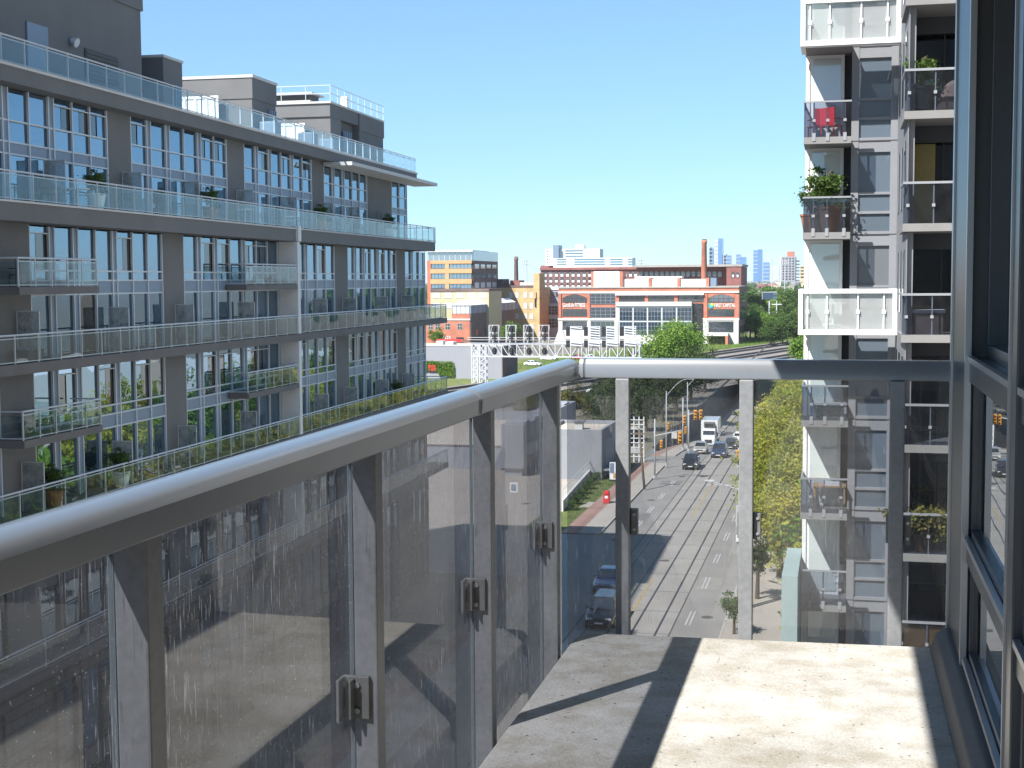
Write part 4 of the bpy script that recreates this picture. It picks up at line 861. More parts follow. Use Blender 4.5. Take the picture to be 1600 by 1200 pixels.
# --- far blue glass towers
M['far_blue'] = window_glass('far_glass_tower', (0.07, 0.17, 0.36), 0.06, 0.0, 0.1, vary=0.1)
M['far_pale'] = surf('far_pale_tower', (0.40, 0.46, 0.54), 0.6, 0.03, 0.02, 0.5)
Y = 3400.0
def far_tower(lab, parts):
    t = thing('glass_tower', lab, 'tower', group='far towers on the skyline')
    for nm, a, p, c, mt in parts:
        fbox(t, nm, a, p, c, 440, Y, 40, M[mt])
    a, p, c = parts[0][1], parts[0][2], parts[0][3]; n_ = 6
    for j in range(n_): fbox(t, 'floor_band', a+.3, p+4+j*6, c-.3, p+5+j*6, Y, 1, M['far_pale'], 1.0)
far_tower('slim blue tower right of the red chimney on the far skyline', [('glass_shaft', 1108, 388, 1114, 'far_blue'), ('top_box', 1109, 386, 1112, 'far_blue')])
far_tower('tallest far tower, pale on one side and blue on the other', [('pale_side', 1115.5, 374, 1122, 'far_pale'), ('blue_side', 1122, 372.5, 1129, 'far_blue')])
far_tower('low blue tower block right of the tallest far tower', [('glass_shaft', 1131, 399, 1142, 'far_blue'), ('top_box', 1130, 397, 1134, 'far_pale')])
far_tower('stepped blue tower beyond the factory end on the skyline', [('glass_shaft', 1150, 397.5, 1157, 'far_blue'), ('lower_shaft', 1157, 401.5, 1165.5, 'far_blue')])
far_tower('banded pale and blue tower standing alone on the far skyline', [('banded_shaft', 1177, 391, 1184, 'far_blue'), ('blue_side', 1184, 389.5, 1191, 'far_blue')])
far_tower('short blue tower left of the brown tower on the skyline', [('glass_shaft', 1192.5, 410, 1202, 'far_blue'), ('lower_shaft', 1203, 415, 1218, 'far_pale')])

# --- grey warehouse behind the gantry, and the parking ground beside it
Y = 305.0; t = thing('warehouse', 'low grey block wall warehouse with tan roof behind the signal gantry', 'building')
x0, x1, z0, z1 = rect(600, 541, 784, 604, Y); bpart('wall', t, x0, x1, Y, Y+15, 0, z1, M['violet_wall']); bpart('roof', t, x0+.5, x1-.5, Y+.5, Y+14.5, z1, z1+.05, M['tan_roof']); bpart('coping', t, x0, x1+.1, Y-.1, Y+.4, z1, z1+.35, M['panel_light'])
bpart('side_wall', t, x1, x1+.2, Y, Y+15, 0, z1, M['brown_brick'])
fbox(t, 'red_fascia', 682, 530, 722, 534.5, Y+14, 1, M['red']); fbox(t, 'roof_curb', 722, 531, 734, 535, Y+14, 1, M['brown_brick'])
fbox(t, 'wall_sign', 670, 570, 682, 579, Y, 0, M['red'], .5)
for a, p, c, qv in ((681, 533, 692, 541), (696, 534, 708, 541), (758, 547, 764, 552)): fbox(t, 'roof_unit', a, p, c, qv, Y+5, 3, M['panel_light'])

# --- grey low buildings left of the street
t = thing('garage_building', 'pale grey box building with parapet roof beside the lawn', 'building')
x0, x1, z0, z1 = rect(868, 678, 940, 745, 152); GX0, GX1, GZ = x0, x1, z1
bpart('wall', t, x0-1.5, x1, 152, 163, 0, z1, M['grey_wall']); 
for a in ((x0-1.5, x1, 152, 152.35), (x0-1.5, x1, 162.65, 163), (x1-.35, x1, 152.35, 162.65), (x0-1.5, x0-1.15, 152.35, 162.65)): bpart('parapet', t, a[0], a[1], a[2], a[3], z1, z1+.45, M['grey_wall'])
bpart('roof', t, x0-1.1, x1-.4, 152.4, 162.6, z1+.01, z1+.05, M['tan_roof']); bpart('roof_vent', t, x0+1.4, x0+2.3, 156, 156.9, z1+.05, z1+.9, M['panel_light']); bpart('roof_vent_cap', t, x0+1.2, x0+2.5, 155.8, 157.1, z1+.9, z1+1.0, M['panel'])
bpart('blue_door', t, x1, x1+.06, 154.2, 160.5, 1.2, z1-.8, M['unit']); bpart('overhang', t, x1, x1+1.0, 152.3, 162.7, 1.0, 1.2, M['grey_wall'])
t = thing('stair_house', 'tall grey stair house with louvred top seen through the balcony glass', 'building')
x0, x1, z0, z1 = rect(783, 664, 818, 745, 153); bpart('wall', t, x0, x1, 153, 185, 0.9, z1, M['grey_wall']); bpart('plinth', t, x0+.3, x1-.3, 153.4, 184.6, 0, .9, M['violet_wall'])
bpart('side_band', t, x1, x1+.5, 154, 178, 2.4, 3.6, M['panel_light'])
for i in range(5): bpart('roof_louvre', t, x0+.2, x1-.2, 154+i*6, 157.4+i*6, z1, z1+.18, M['violet_wall'])
t = thing('long_garage', 'long low grey garage wall with tan parking roof behind the stair house', 'building')
x0, x1, z0, z1 = rect(560, 694, 783, 737, 158); bpart('wall', t, x0, x1, 158, 170, 0, z1, M['violet_wall']); bpart('roof', t, x0, x1, 157.8, 186, z1, z1+.12, M['tan_roof']); bpart('rear_wall', t, x0, x1, 170, 186, 0, z1, M['violet_wall'])
bpart('parapet_wall', t, x0, x1, 186, 186.3, z1, z1+1.4, M['grey_wall'])
t = thing('low_shed', 'flat tan roofed shed behind the pale grey box building', 'building')
x0, x1, z0, z1 = rect(870, 655, 968, 676, 180); bpart('wall', t, x0, x1, 172, 196, 0, 1.2, M['grey_wall']); bpart('roof', t, x0-.3, x1+.3, 171.7, 196.3, 1.2, 1.4, M['tan_roof'])
t = thing('signal_cabin', 'small brick cabin with white roof board among the trackside bushes', 'hut')
x0, x1, z0, z1 = rect(921, 612, 944, 636, 232); bpart('wall', t, x0, x1, 232, 236, 0, z1, M['white']); bpart('base', t, x0-.1, x1+.1, 231.8, 236, 0, 1.3, M['redbrick']); bpart('roof', t, x0-.6, x1+.4, 231.2, 236.6, z1, z1+.25, M['white']); bpart('window', t, x0+.5, x0+1.3, 231.95, 232.02, 1.6, 2.4, M['win_dark'])

# ================================================================== TREES
M['bark'] = surf('bark', (0.10, 0.08, 0.06), 0.95, 0.2, 2, 12)
M['leaf_yellow'] = leaf_mat('leaf_yellow_green', (0.22, 0.27, 0.04), (0.40, 0.42, 0.07), (0.62, 0.54, 0.09), 0.45)
M['leaf_bright'] = leaf_mat('leaf_bright_green', (0.08, 0.15, 0.025), (0.15, 0.26, 0.045), (0.24, 0.36, 0.07), 0.4)
M['leaf_green'] = leaf_mat('leaf_green', (0.05, 0.09, 0.025), (0.085, 0.145, 0.04), (0.14, 0.20, 0.06))
M['leaf_dark'] = leaf_mat('leaf_dark_green', (0.035, 0.06, 0.025), (0.07, 0.10, 0.04), (0.12, 0.15, 0.06))
M['leaf_dry'] = leaf_mat('leaf_dry', (0.09, 0.10, 0.03), (0.15, 0.15, 0.045), (0.24, 0.19, 0.07))
def leaf_mesh(name, centers, tints, leaf, mat, rng, flat=0.4):
    n = len(centers); nrm = rng.normal(size=(n, 3)); nrm[:, 2] = np.abs(nrm[:, 2])+flat; nrm /= np.linalg.norm(nrm, axis=1)[:, None]
    a = np.cross(nrm, rng.normal(size=(n, 3))); a /= np.linalg.norm(a, axis=1)[:, None]; b_ = np.cross(nrm, a)
    s = leaf*rng.uniform(0.55, 1.25, n)[:, None]; a = a*s; b_ = b_*s*0.7
    v = np.empty((n, 4, 3)); v[:, 0] = centers-a; v[:, 1] = centers-b_*0.8; v[:, 2] = centers+a; v[:, 3] = centers+b_*0.8
    me = bpy.data.meshes.new(name); me.vertices.add(n*4); me.vertices.foreach_set('co', v.reshape(-1))
    me.loops.add(n*4); me.loops.foreach_set('vertex_index', np.arange(n*4, dtype=np.int32)); me.polygons.add(n); me.polygons.foreach_set('loop_start', np.arange(0, n*4, 4, dtype=np.int32))
    at = me.attributes.new('tint', 'FLOAT', 'FACE'); at.data.foreach_set('value', np.clip(tints, 0, 1).astype(np.float32))
    me.materials.append(mat); me.update(); me.validate(); return me
def crown(name, seed, rx, rz, zc, nclump, per, leaf, mat, shell=0.55, squash=1.0):
    rng = np.random.default_rng(seed); d = rng.normal(size=(nclump, 3)); d /= np.linalg.norm(d, axis=1)[:, None]
    rad = shell+(1-shell)*rng.random(nclump); rad[rng.random(nclump) < 0.25] *= 0.55
    lump = 1+0.22*np.sin(3*np.arctan2(d[:, 1], d[:, 0])+seed)+0.15*rng.normal(size=nclump)
    c = d*(rad*lump)[:, None]*np.array([rx, rx, rz])*0.82; c[:, 2] += zc
    cr = rx*rng.uniform(0.16, 0.32, nclump); pts = []; ti = []
    for i in range(nclump):
        p = rng.normal(size=(per, 3))*0.55*cr[i]*np.array([1, 1, 0.75]); pts.append(c[i]+p)
        ti.append(np.full(per, 0.5+0.17*rng.normal())+0.14*rng.normal(size=per))
    return leaf_mesh(name, np.concatenate(pts), np.concatenate(ti), leaf, mat, rng), c
def trunk_mesh(name, h, r0, limbs, rng):
    m = MB(); top = Vector((rng.normal()*.1, rng.normal()*.1, h)); m.cyl((0, 0, -0.2), top*0.55, r0, r0*.75, 8); m.cyl(top*0.55, top, r0*.75, r0*.35, 8)
    for c in limbs: s = top*(0.45+0.4*rng.random()); mid = (s+Vector(c))/2+Vector((0, 0, .15*h*rng.random())); m.cyl(s, mid, r0*.38, r0*.24, 6); m.cyl(mid, Vector(c), r0*.24, r0*.07, 5)
    return m.mesh(name, M['bark'])
_tv = {}
def tree_variant(kind, seed):
    if (kind, seed) in _tv: return _tv[(kind, seed)]
    K = {'locust': (3.8, 4.0, 5.6, 130, 100, 0.17, 'leaf_yellow', 0.45), 'greenlocust': (3.4, 3.3, 5.8, 75, 90, 0.18, 'leaf_bright', 0.45), 'round': (8.2, 5.6, 5.6, 170, 90, 0.34, 'leaf_bright', 0.62),
         'dark': (3.6, 3.8, 4.8, 80, 80, 0.20, 'leaf_dark', 0.5), 'green': (6.0, 5.2, 6.2, 90, 70, 0.40, 'leaf_green', 0.5), 'bright': (6.0, 5.0, 6.0, 90, 70, 0.40, 'leaf_bright', 0.5),
         'small': (1.2, 1.5, 2.9, 45, 80, 0.09, 'leaf_dark', 0.4), 'sapling': (1.3, 1.1, 1.7, 30, 70, 0.09, 'leaf_green', 0.4), 'bush': (2.0, 1.3, 1.1, 40, 70, 0.14, 'leaf_dry', 0.4)}[kind]
    rx, rz, zc, nc, per, lf, mt, sh = K
    cm, cs = crown('crown', seed*7+len(kind), rx, rz, zc, nc, per, lf, M[mt], sh); rng = np.random.default_rng(seed)
    tm = trunk_mesh('trunk', zc+0.3*rz, 0.035*(zc+rz), [cs[i] for i in rng.choice(nc, 11, replace=False)], rng)
    _tv[(kind, seed)] = (cm, tm, zc+rz); return _tv[(kind, seed)]
def tree(name, label, kind, seed, x, y, z, s=1.0, group=None, sz=None, rz=0.0, cat='tree'):
    cm, tm, h = tree_variant(kind, seed); t = thing(name, label, cat, (x, y, z), rz, group)
    k = (s, s, sz or s); inst('trunk', tm, t, sc=k); inst('crown', cm, t, sc=k); return t
rr = random.Random(3)
G1 = 'yellow green street trees on the right pavement'
nth = ('nearest', 'second nearest', 'third nearest', 'fourth nearest', 'fifth nearest', 'sixth nearest', 'seventh nearest', 'farthest')
for i, (x, y, s) in enumerate(((-4.2, 104, .80), (-4.9, 114, .92), (-5.3, 125, 1.0), (-5.4, 137, 1.02), (-5.8, 150, 1.08), (-5.9, 163, 1.05), (-5.8, 177, 1.1), (-5.6, 192, 1.1))):
    tree('street_tree', f'yellow green street tree on the right pavement, {nth[i]} of the row', 'locust', i % 3+1, x, y, zr(y), s, G1, rz=i*1.3)
for i, (x, y, s) in enumerate(((-5.5, 207, 1.0), (-4.5, 222, 1.15), (-4.2, 240, 1.2))):
    tree('street_tree', ('bright green tree just past the yellow trees', 'bright green tree behind the yellow row near the underpass', 'farthest bright green tree by the underpass on the right')[i], 'greenlocust', i % 2+1, x, y, zr(y), s, 'green trees at the underpass', rz=i)
tree('young_tree', 'small dark green young tree on the pavement beside the lamp post', 'small', 1, -5.4, 96.5, 0.13, 1.05)
tree('young_tree', 'little green sapling at the slab edge on the near pavement', 'sapling', 1, -6.25, 86.5, 0.13, 1.0)
for i, (x, y, s) in enumerate(((1.6, 69, 1.25), (2.0, 82, 1.35), (2.2, 95, 1.4), (2.2, 109, 1.45), (2.4, 124, 1.5), (2.6, 140, 1.5), (2.6, 158, 1.5), (2.8, 178, 1.5))):
    tree('street_tree', f'tall tree behind the right tower, mirrored in the loft windows, {nth[i]} of its row', 'greenlocust' if i % 3 else 'locust', i % 2+1, x, y, 0, s, 'tall trees behind the right tower', rz=i*.9)
lab_d = ['dark tree left of the underpass nearest the white lattice', 'dark tree behind the traffic signals, leftmost', 'dark tree behind the leaning wooden pole', 'dark tree above the retaining wall, near end', 'dark tree above the retaining wall, middle', 'dark tree above the retaining wall, far end', 'dark tree rising behind the signal cabin', 'dark tree between the cabin and the lattice', 'dark tree beside the railway bridge, left', 'dark tree at the back of the trackside clump', 'dark tree at the front of the trackside clump', 'dark tree nearest the cabin roof board']
for i, (x, y, s) in enumerate(((-29.5, 188, .8), (-27.5, 203, .85), (-33, 198, .9), (-27, 218, 1.0), (-26.8, 236, 1.1), (-26.5, 256, 1.15), (-37, 238, .95), (-34, 218, .95), (-25.8, 276, 1.1), (-30, 248, 1.1), (-31, 228, 1.0), (-36.5, 224, .8))):
    tree('dark_tree', lab_d[i], 'dark', i % 3+1, x, y, 0, s, 'dark trees above the underpass', rz=i*2.1)
tree('round_tree', 'big round bright green tree in front of the office building', 'round', 1, *(lambda p: (p[0], 362, 0))(on_y(1054, 560, 362)), 1.0)
for i, (px, y, s, lb) in enumerate(((1180, 512, .95, 'bright green tree at the right end of the office building'), (1192, 520, 1.0, 'bright green tree next to the white post behind the office'), (1172, 530, .8, 'green tree half hidden behind the office side wall'))):
    p = on_y(px, 540, y); tree('leafy_tree', lb, 'bright', i % 2+1, p[0], y, 0, s, 'trees right of the office')
tree('leafy_tree', 'green tree beyond the end rail against the tower edge', 'bright', 1, on_y(1262, 560, 330)[0], 330, 0, .9)
tree('leafy_tree', 'small bright tree before the red brick workshop', 'greenlocust', 1, on_y(684, 540, 420)[0], 420, 0, .85)
tree('leafy_tree', 'small bright tree before the yellow brick building', 'greenlocust', 2, on_y(796, 520, 440)[0], 440, 0, 1.0)
tree('leafy_tree', 'small green tree over the workshop roof beside the cream building', 'greenlocust', 1, on_y(727, 500, 446)[0], 446, 0, 1.2)
def ordn(i):
    w = ['leftmost', 'second', 'third', 'fourth', 'fifth', 'sixth', 'seventh', 'eighth', 'ninth', 'tenth', 'eleventh', 'twelfth', 'thirteenth', 'fourteenth', 'fifteenth', 'sixteenth', 'seventeenth', 'eighteenth', 'nineteenth', 'twentieth']
    tens = {20: 'twenty', 30: 'thirty', 40: 'forty'}
    if i < 20: return w[i]
    n_ = i+1; t_ = n_//10*10; return (tens[t_]+'-'+('first' if n_ % 10 == 1 else w[n_ % 10-1])) if n_ % 10 else {30: 'thirtieth', 40: 'fortieth'}.get(n_, 'twentieth')
pxs = sorted(1112+rr.random()*150 for _ in range(34)); ysh = list(range(34)); rr.shuffle(ysh)
for i in range(34):                                     # the leafy quarter beyond the office
    px = pxs[i]; y = 600+(ysh[i]/34.0)**1.3*900; p = on_y(px, 470, y)
    tree('far_tree', (ordn(i)+(' tree from the left' if i else ' tree')+' in the leafy quarter beyond the office'), 'green' if rr.random() < .7 else 'bright', i % 3+1, p[0], y, 0, rr.uniform(.9, 1.5), 'trees of the leafy quarter beyond the office', rz=i)
for i in range(10):
    px = 1205+i*6; y = 470+(i*7 % 10)*14; p = on_y(px, 520, y)
    tree('far_tree', (ordn(i)+(' tree from the left' if i else ' tree')+' beside the far railway tracks'), 'green', i % 3+1, p[0], y, 0, rr.uniform(.6, .95), 'trees beside the far tracks', rz=i)
for i, (px, py) in enumerate(((822, 640), (832, 652), (886, 640), (902, 634), (918, 640), (935, 645), (950, 640), (962, 628), (845, 640), (990, 560), (1160, 600))):
    p = on_z(px, py); tree('bush', ('dry bush between the tracks', 'dry bush behind the stair house', 'grey green bush beside the corner post', 'olive bush near the cabin', 'bush in front of the cabin', 'bush right of the cabin', 'bush behind the end post', 'bush below the dark trees', 'bush by the track curve', 'bush left of the round tree', 'bush at the bridge')[i], 'bush', i % 3+1, p[0], p[1], 0, 1.0+.3*(i % 3), 'bushes along the railway', cat='bush')
# far woods and garden green that read as one mass
rng = np.random.default_rng(5); n = 26000
yy = 900+rng.random(n)**1.5*3800; xx = (rng.random(n)-0.5)*0.75*yy-0.25*yy*0.3; cl = np.sin(xx*.013)*np.cos(yy*.009)+rng.normal(size=n)*.35
keep = cl > -0.1; xx, yy = xx[keep], yy[keep]; c = np.stack([xx, yy, rng.random(len(xx))*9+1], 1)
o = inst('far_wood', leaf_mesh('far_wood', c, 0.5+.2*rng.normal(size=len(c)), 7.0, M['leaf_green'], rng, 0.2), None); o['kind'] = 'stuff'; o['label'] = 'far green treetops of the town'
# weeds on the railway verge and the lawn
def weeds(name, pts, h, mat, lab):
    n = len(pts); rng = np.random.default_rng(9); a = rng.random(n)*6.28; w = .05*h; v = np.zeros((n, 3, 3)); hh = h*rng.uniform(.4, 1.2, n)
    v[:, 0] = pts+np.stack([np.cos(a)*w, np.sin(a)*w, np.zeros(n)], 1); v[:, 1] = pts-np.stack([np.cos(a)*w, np.sin(a)*w, np.zeros(n)], 1); v[:, 2] = pts+np.stack([rng.normal(size=n)*.2*h, rng.normal(size=n)*.2*h, hh], 1)
    me = bpy.data.meshes.new(name); me.vertices.add(n*3); me.vertices.foreach_set('co', v.reshape(-1)); me.loops.add(n*3); me.loops.foreach_set('vertex_index', np.arange(n*3, dtype=np.int32)); me.polygons.add(n); me.polygons.foreach_set('loop_start', np.arange(0, n*3, 3, dtype=np.int32))
    at = me.attributes.new('tint', 'FLOAT', 'FACE'); at.data.foreach_set('value', np.clip(.5+.25*rng.normal(size=n), 0, 1).astype(np.float32)); me.materials.append(mat); me.update(); me.validate()
    o = inst(name, me, None); o['kind'] = 'stuff'; o['label'] = lab
n = 16000; s = rng.random(n)*240+90; off = -46-rng.random(n)**1.3*24; P_ = np.array([rw(a, c_, .05) for a, c_ in zip(s, off)]); weeds('verge_weeds', P_, .8, M['leaf_bright'], 'weeds on the verge beside the far railway tracks')
n = 9000; P_ = np.stack([-27.2+rng.random(n)*3.6, 120.5+rng.random(n)*45, np.full(n, .02)], 1); P_ = P_[~((P_[:, 0] > -24.7) & (P_[:, 1] > 133) & (P_[:, 1] < 136.8))]; weeds('lawn_grass', P_, .22, M['leaf_green'], 'short grass of the lawn beside the street')
n = 9000; P_ = np.stack([-48+rng.random(n)*24, 168+rng.random(n)*70, np.full(n, .02)], 1); weeds('trackside_weeds', P_, .5, M['leaf_dry'], 'dry weeds on the ground left of the underpass')

# ================================================================== VEHICLES
M['tyre'] = surf('tyre', (0.015, 0.015, 0.015), 0.8, 0.1); M['rim'] = surf('rim', (0.42, 0.42, 0.43), 0.35, 0.05, metal=0.7)
M['car_glass'] = window_glass('car_glass', (0.012, 0.014, 0.016), 0.12, 0.0, 1.0, vary=0.1); M['lamp_white'] = surf('headlamp', (0.8, 0.82, 0.85), 0.1, 0.02); M['lamp_red'] = surf('tail_lamp', (0.45, 0.02, 0.02), 0.2, 0.05); M['plate'] = surf('plate', (0.75, 0.76, 0.78), 0.5, 0.03)
def paint(name, col, rough=0.25):
    m, n, bs = new_mat(name); bs.inputs['Base Color'].default_value = (*col, 1); bs.inputs['Roughness'].default_value = rough; bs.inputs['Coat Weight'].default_value = 0.8; bs.inputs['Coat Roughness'].default_value = 0.05; return m
def loft(stations):
    """stations: (y, zbottom, zside, ztop, half width, half width at top)"""
    m = MB()
    for y, zb, zs, zt, w, wt in stations: m.v += [(-w*.94, y, zb), (-w, y, (zb+zs)/2), (-w*.985, y, zs), (-wt, y, zt), (wt, y, zt), (w*.985, y, zs), (w, y, (zb+zs)/2), (w*.94, y, zb)]
    k = 8
    for i in range(len(stations)-1):
        for j in range(k): jj = (j+1) % k; m.f.append((i*k+j, i*k+jj, (i+1)*k+jj, (i+1)*k+j))
    m.f.append(tuple(range(k-1, -1, -1))); m.f.append(tuple((len(stations)-1)*k+j for j in range(k))); return m
def wheel(t, x, y, r_, w_):
    sgn = 1 if x > 0 else -1; wh = MB().cyl((x-sgn*w_, y, r_), (x, y, r_), r_, r_, 18).build('wheel', M['tyre'], t, bevel=.02)
    MB().cyl((x-sgn*.02, y, r_), (x+sgn*.012, y, r_), r_*.64, r_*.6, 14).build('rim', M['rim'], wh)
def quadpart(name, t, mat, pts, th=.012):
    a, b_, c = Vector(pts[0]), Vector(pts[1]), Vector(pts[2]); nn = (b_-a).cross(c-a).normalized()*th; m = MB(); n_ = len(pts)
    m.v = [tuple(Vector(p)-nn) for p in pts]+[tuple(Vector(p)+nn) for p in pts]; m.f = [tuple(range(n_-1, -1, -1)), tuple(range(n_, 2*n_))]+[(i, (i+1) % n_, n_+(i+1) % n_, n_+i) for i in range(n_)]
    return m.build(name, mat, t)
def car(name, label, cat, p, rz, kind, mat, group='cars on the street'):
    t = thing(name, label, cat, p, rz, group)
    if kind == 'suv': Ln, Wd, H_, hood, belt, gy0, gy1, ty0, ty1 = 4.7, 1.9, 1.72, 1.02, 1.08, -1.15, 2.2, -.45, 1.95
    else: Ln, Wd, H_, hood, belt, gy0, gy1, ty0, ty1 = 4.7, 1.82, 1.45, .88, .95, -1.0, 1.75, -.25, 1.05
    h = Ln/2; w = Wd/2; zb = .28
    loft([(-h, .42, .62, .70, w*.72, w*.62), (-h+.12, .30, .66, .80, w*.88, w*.74), (-h+.45, zb, .72, hood-.06, w*.97, w*.82), (gy0-.1, zb, belt-.12, hood+.02, w, w*.86), (gy0+.35, zb, belt-.08, belt, w, w*.88), (gy1-.1, zb, belt-.06, belt+.02, w, w*.88), (h-.35, zb, belt-.1, belt-.02 if kind != 'suv' else belt, w*.97, w*.84), (h-.06, .34, .8, belt-.1, w*.9, w*.78), (h, .42, .7, belt-.22, w*.78, w*.68)]).build('body', mat, t, smooth=False, bevel=.03)
    b0, b1, c0, c1, zB, zT = gy0, gy1, ty0, ty1, belt-.02, H_; wb, wt = w*.88, w*.70
    m = MB(); m.v = [(-wb, b0, zB), (wb, b0, zB), (wb, b1, zB), (-wb, b1, zB), (-wt, c0, zT), (wt, c0, zT), (wt, c1, zT), (-wt, c1, zT)]; m.f = [(3, 2, 1, 0), (4, 5, 6, 7), (0, 1, 5, 4), (1, 2, 6, 5), (2, 3, 7, 6), (3, 0, 4, 7)]
    m.build('cabin', mat, t, bevel=.05)
    def L_(a, c, f): return tuple(a[i]+(c[i]-a[i])*f for i in range(3))
    def pan(nm, A, B, C_, D_, iu, iv, mt='car_glass'):
        def q(u_, v_): return L_(L_(A, B, u_), L_(D_, C_, u_), v_)
        quadpart(nm, t, M[mt], [q(iu, iv), q(1-iu, iv), q(1-iu, 1-iv), q(iu, 1-iv)], .018)
    V = m.v; pan('windshield', V[0], V[1], V[5], V[4], .06, .10); pan('rear_window', V[2], V[3], V[7], V[6], .08, .14)
    for s_, (A, B, C_, D_) in ((1, (V[1], V[2], V[6], V[5])), (-1, (V[3], V[0], V[4], V[7]))):
        mb0, mb1 = L_(A, B, .5), L_(D_, C_, .5); pan('side_window', A, mb0, mb1, D_, .08, .14); pan('side_window', mb0, B, C_, mb1, .08, .14)
    for sx in (-1, 1):
        for yy_ in (-h+.85, h-.9): wheel(t, sx*(w-.005), yy_, .335, .2)
        MB().box(sx*w*.66-.17, sx*w*.66+.17, -h+.02, -h+.16, .62, .76).build('headlight', M['lamp_white'], t, bevel=.02); MB().box(sx*w*.66-.15, sx*w*.66+.15, h-.1, h+.005, .78, .94).build('tail_light', M['lamp_red'], t, bevel=.02)
        MB().box(sx*(w+.02)-.08, sx*(w+.02)+.08, gy0+.25, gy0+.37, belt, belt+.13).build('mirror', mat, t, bevel=.02)
    MB().box(-w*.42, w*.42, -h-.01, -h+.08, .52, .68).build('grille', M['black'], t, bevel=.01); MB().box(-w*.8, w*.8, -h+.03, -h+.2, .3, .5).build('bumper', M['dark_frame'], t, bevel=.03)
    MB().box(-.26, .26, -h-.03, -h-.01, .40, .50).build('licence_plate', M['plate'], t); MB().box(-.26, .26, h+.005, h+.02, .62, .72).build('licence_plate', M['plate'], t)
    return t
P_black = paint('paint_black', (0.012, 0.013, 0.016)); P_silver = paint('paint_silver', (0.42, 0.40, 0.37)); P_white = paint('paint_white', (0.78, 0.78, 0.77)); P_blue = paint('paint_dark_blue', (0.02, 0.04, 0.09)); P_mid = paint('paint_blue', (0.06, 0.13, 0.26)); P_red = paint('paint_red', (0.4, 0.02, 0.03))
def rp(px, py): p = on_road(px, py); return (p[0], p[1]+2.3, zr(p[1]+2.3)+.012)
car('suv', 'black SUV with lit headlights driving ahead of the others', 'car', rp(1077, 735), 0.04, 'suv', P_black)
car('sedan', 'silver beige sedan waiting left of the dark SUV', 'car', rp(1092, 710), 0.04, 'sedan', P_silver)
car('suv', 'dark grey blue SUV on the tram tracks facing us', 'car', rp(1122, 716), 0.0, 'suv', P_blue)
car('sedan', 'dark sedan just behind the dark SUV on the tracks', 'car', rp(1141, 702), 0.0, 'sedan', P_black)
t = car('sedan', 'white car with a roof light bar driving away beside the end post', 'car', rp(1153, 690), math.pi, 'sedan', P_white); MB().box(-.5, .5, .1, .35, 1.45, 1.56).build('roof_light_bar', M['lamp_white'], t, bevel=.02)
car('sedan', 'blue car in the building shadow seen through the corner glass', 'car', rp(944, 930), 0.0, 'sedan', P_mid)
car('suv', 'dark car in the building shadow, nearer than the blue one', 'car', rp(935, 985), 0.0, 'suv', P_black)
# box truck
p = rp(1106, 697); t = thing('box_truck', 'white refrigerated box truck coming up from the underpass', 'truck', (p[0], p[1]+1.0, zr(p[1]+1)), .02)
MB().box(-1.2, 1.2, -1.2, 5.2, 1.05, 3.75).build('cargo_box', P_white, t, bevel=.04); MB().box(-.75, .75, -1.75, -1.2, 2.75, 3.55).build('refrigeration_unit', M['panel'], t, bevel=.06); MB().box(-.6, .6, -1.78, -1.74, 2.9, 3.3).build('unit_grille', M['black'], t)
loft([(-3.4, .5, 1.2, 1.35, .9, .8), (-3.2, .45, 1.35, 1.6, 1.0, .88), (-2.5, .45, 1.5, 1.75, 1.03, .9), (-1.95, .45, 1.7, 2.65, 1.03, .86), (-1.3, .45, 1.7, 2.7, 1.03, .88)]).build('cab', P_white, t, bevel=.04)
quadpart('windshield', t, M['car_glass'], [(-.86, -2.47, 1.78), (.86, -2.47, 1.78), (.80, -2.0, 2.5), (-.80, -2.0, 2.5)], .03)
for sx in (-1, 1):
    MB().box(sx*.72-.17, sx*.72+.17, -3.45, -3.35, .95, 1.15).build('headlight', M['lamp_white'], t, bevel=.02); MB().box(sx*1.25-.08, sx*1.25+.08, -2.3, -2.15, 1.6, 2.1).build('mirror', M['black'], t); quadpart('side_window', t, M['car_glass'], [(sx*1.03, -2.0, 1.75), (sx*1.03, -1.4, 1.75), (sx*.92, -1.45, 2.4), (sx*.93, -1.9, 2.4)], .02)
    for yy_ in (-2.5, 2.6, 3.7): wheel(t, sx*1.1, yy_, .48, .28)
MB().box(-.5, .5, -3.46, -3.36, .75, 1.2).build('grille', M['black'], t, bevel=.02); MB().box(-1.0, 1.0, -3.5, -3.3, .42, .68).build('bumper', M['panel_light'], t, bevel=.04); MB().box(-.5, .5, -1.0, 5.0, .6, 1.05).build('chassis', M['black'], t)
# cars parked beyond the gantry
for px, py, m_, lb in ((833, 572, P_white, 'white parked car just above the handrail beyond the gantry'), (858, 563, P_white, 'white parked car under the signal gantry beam'), (905, 562, P_red, 'red parked car under the gantry beside the white van'), (925, 562, P_white, 'white parked car at the right under the gantry')):
    p = on_z(px, py); car('parked_car', lb, 'car', (p[0], p[1], 0.02), 1.35, 'sedan', m_, 'cars parked beyond the gantry')

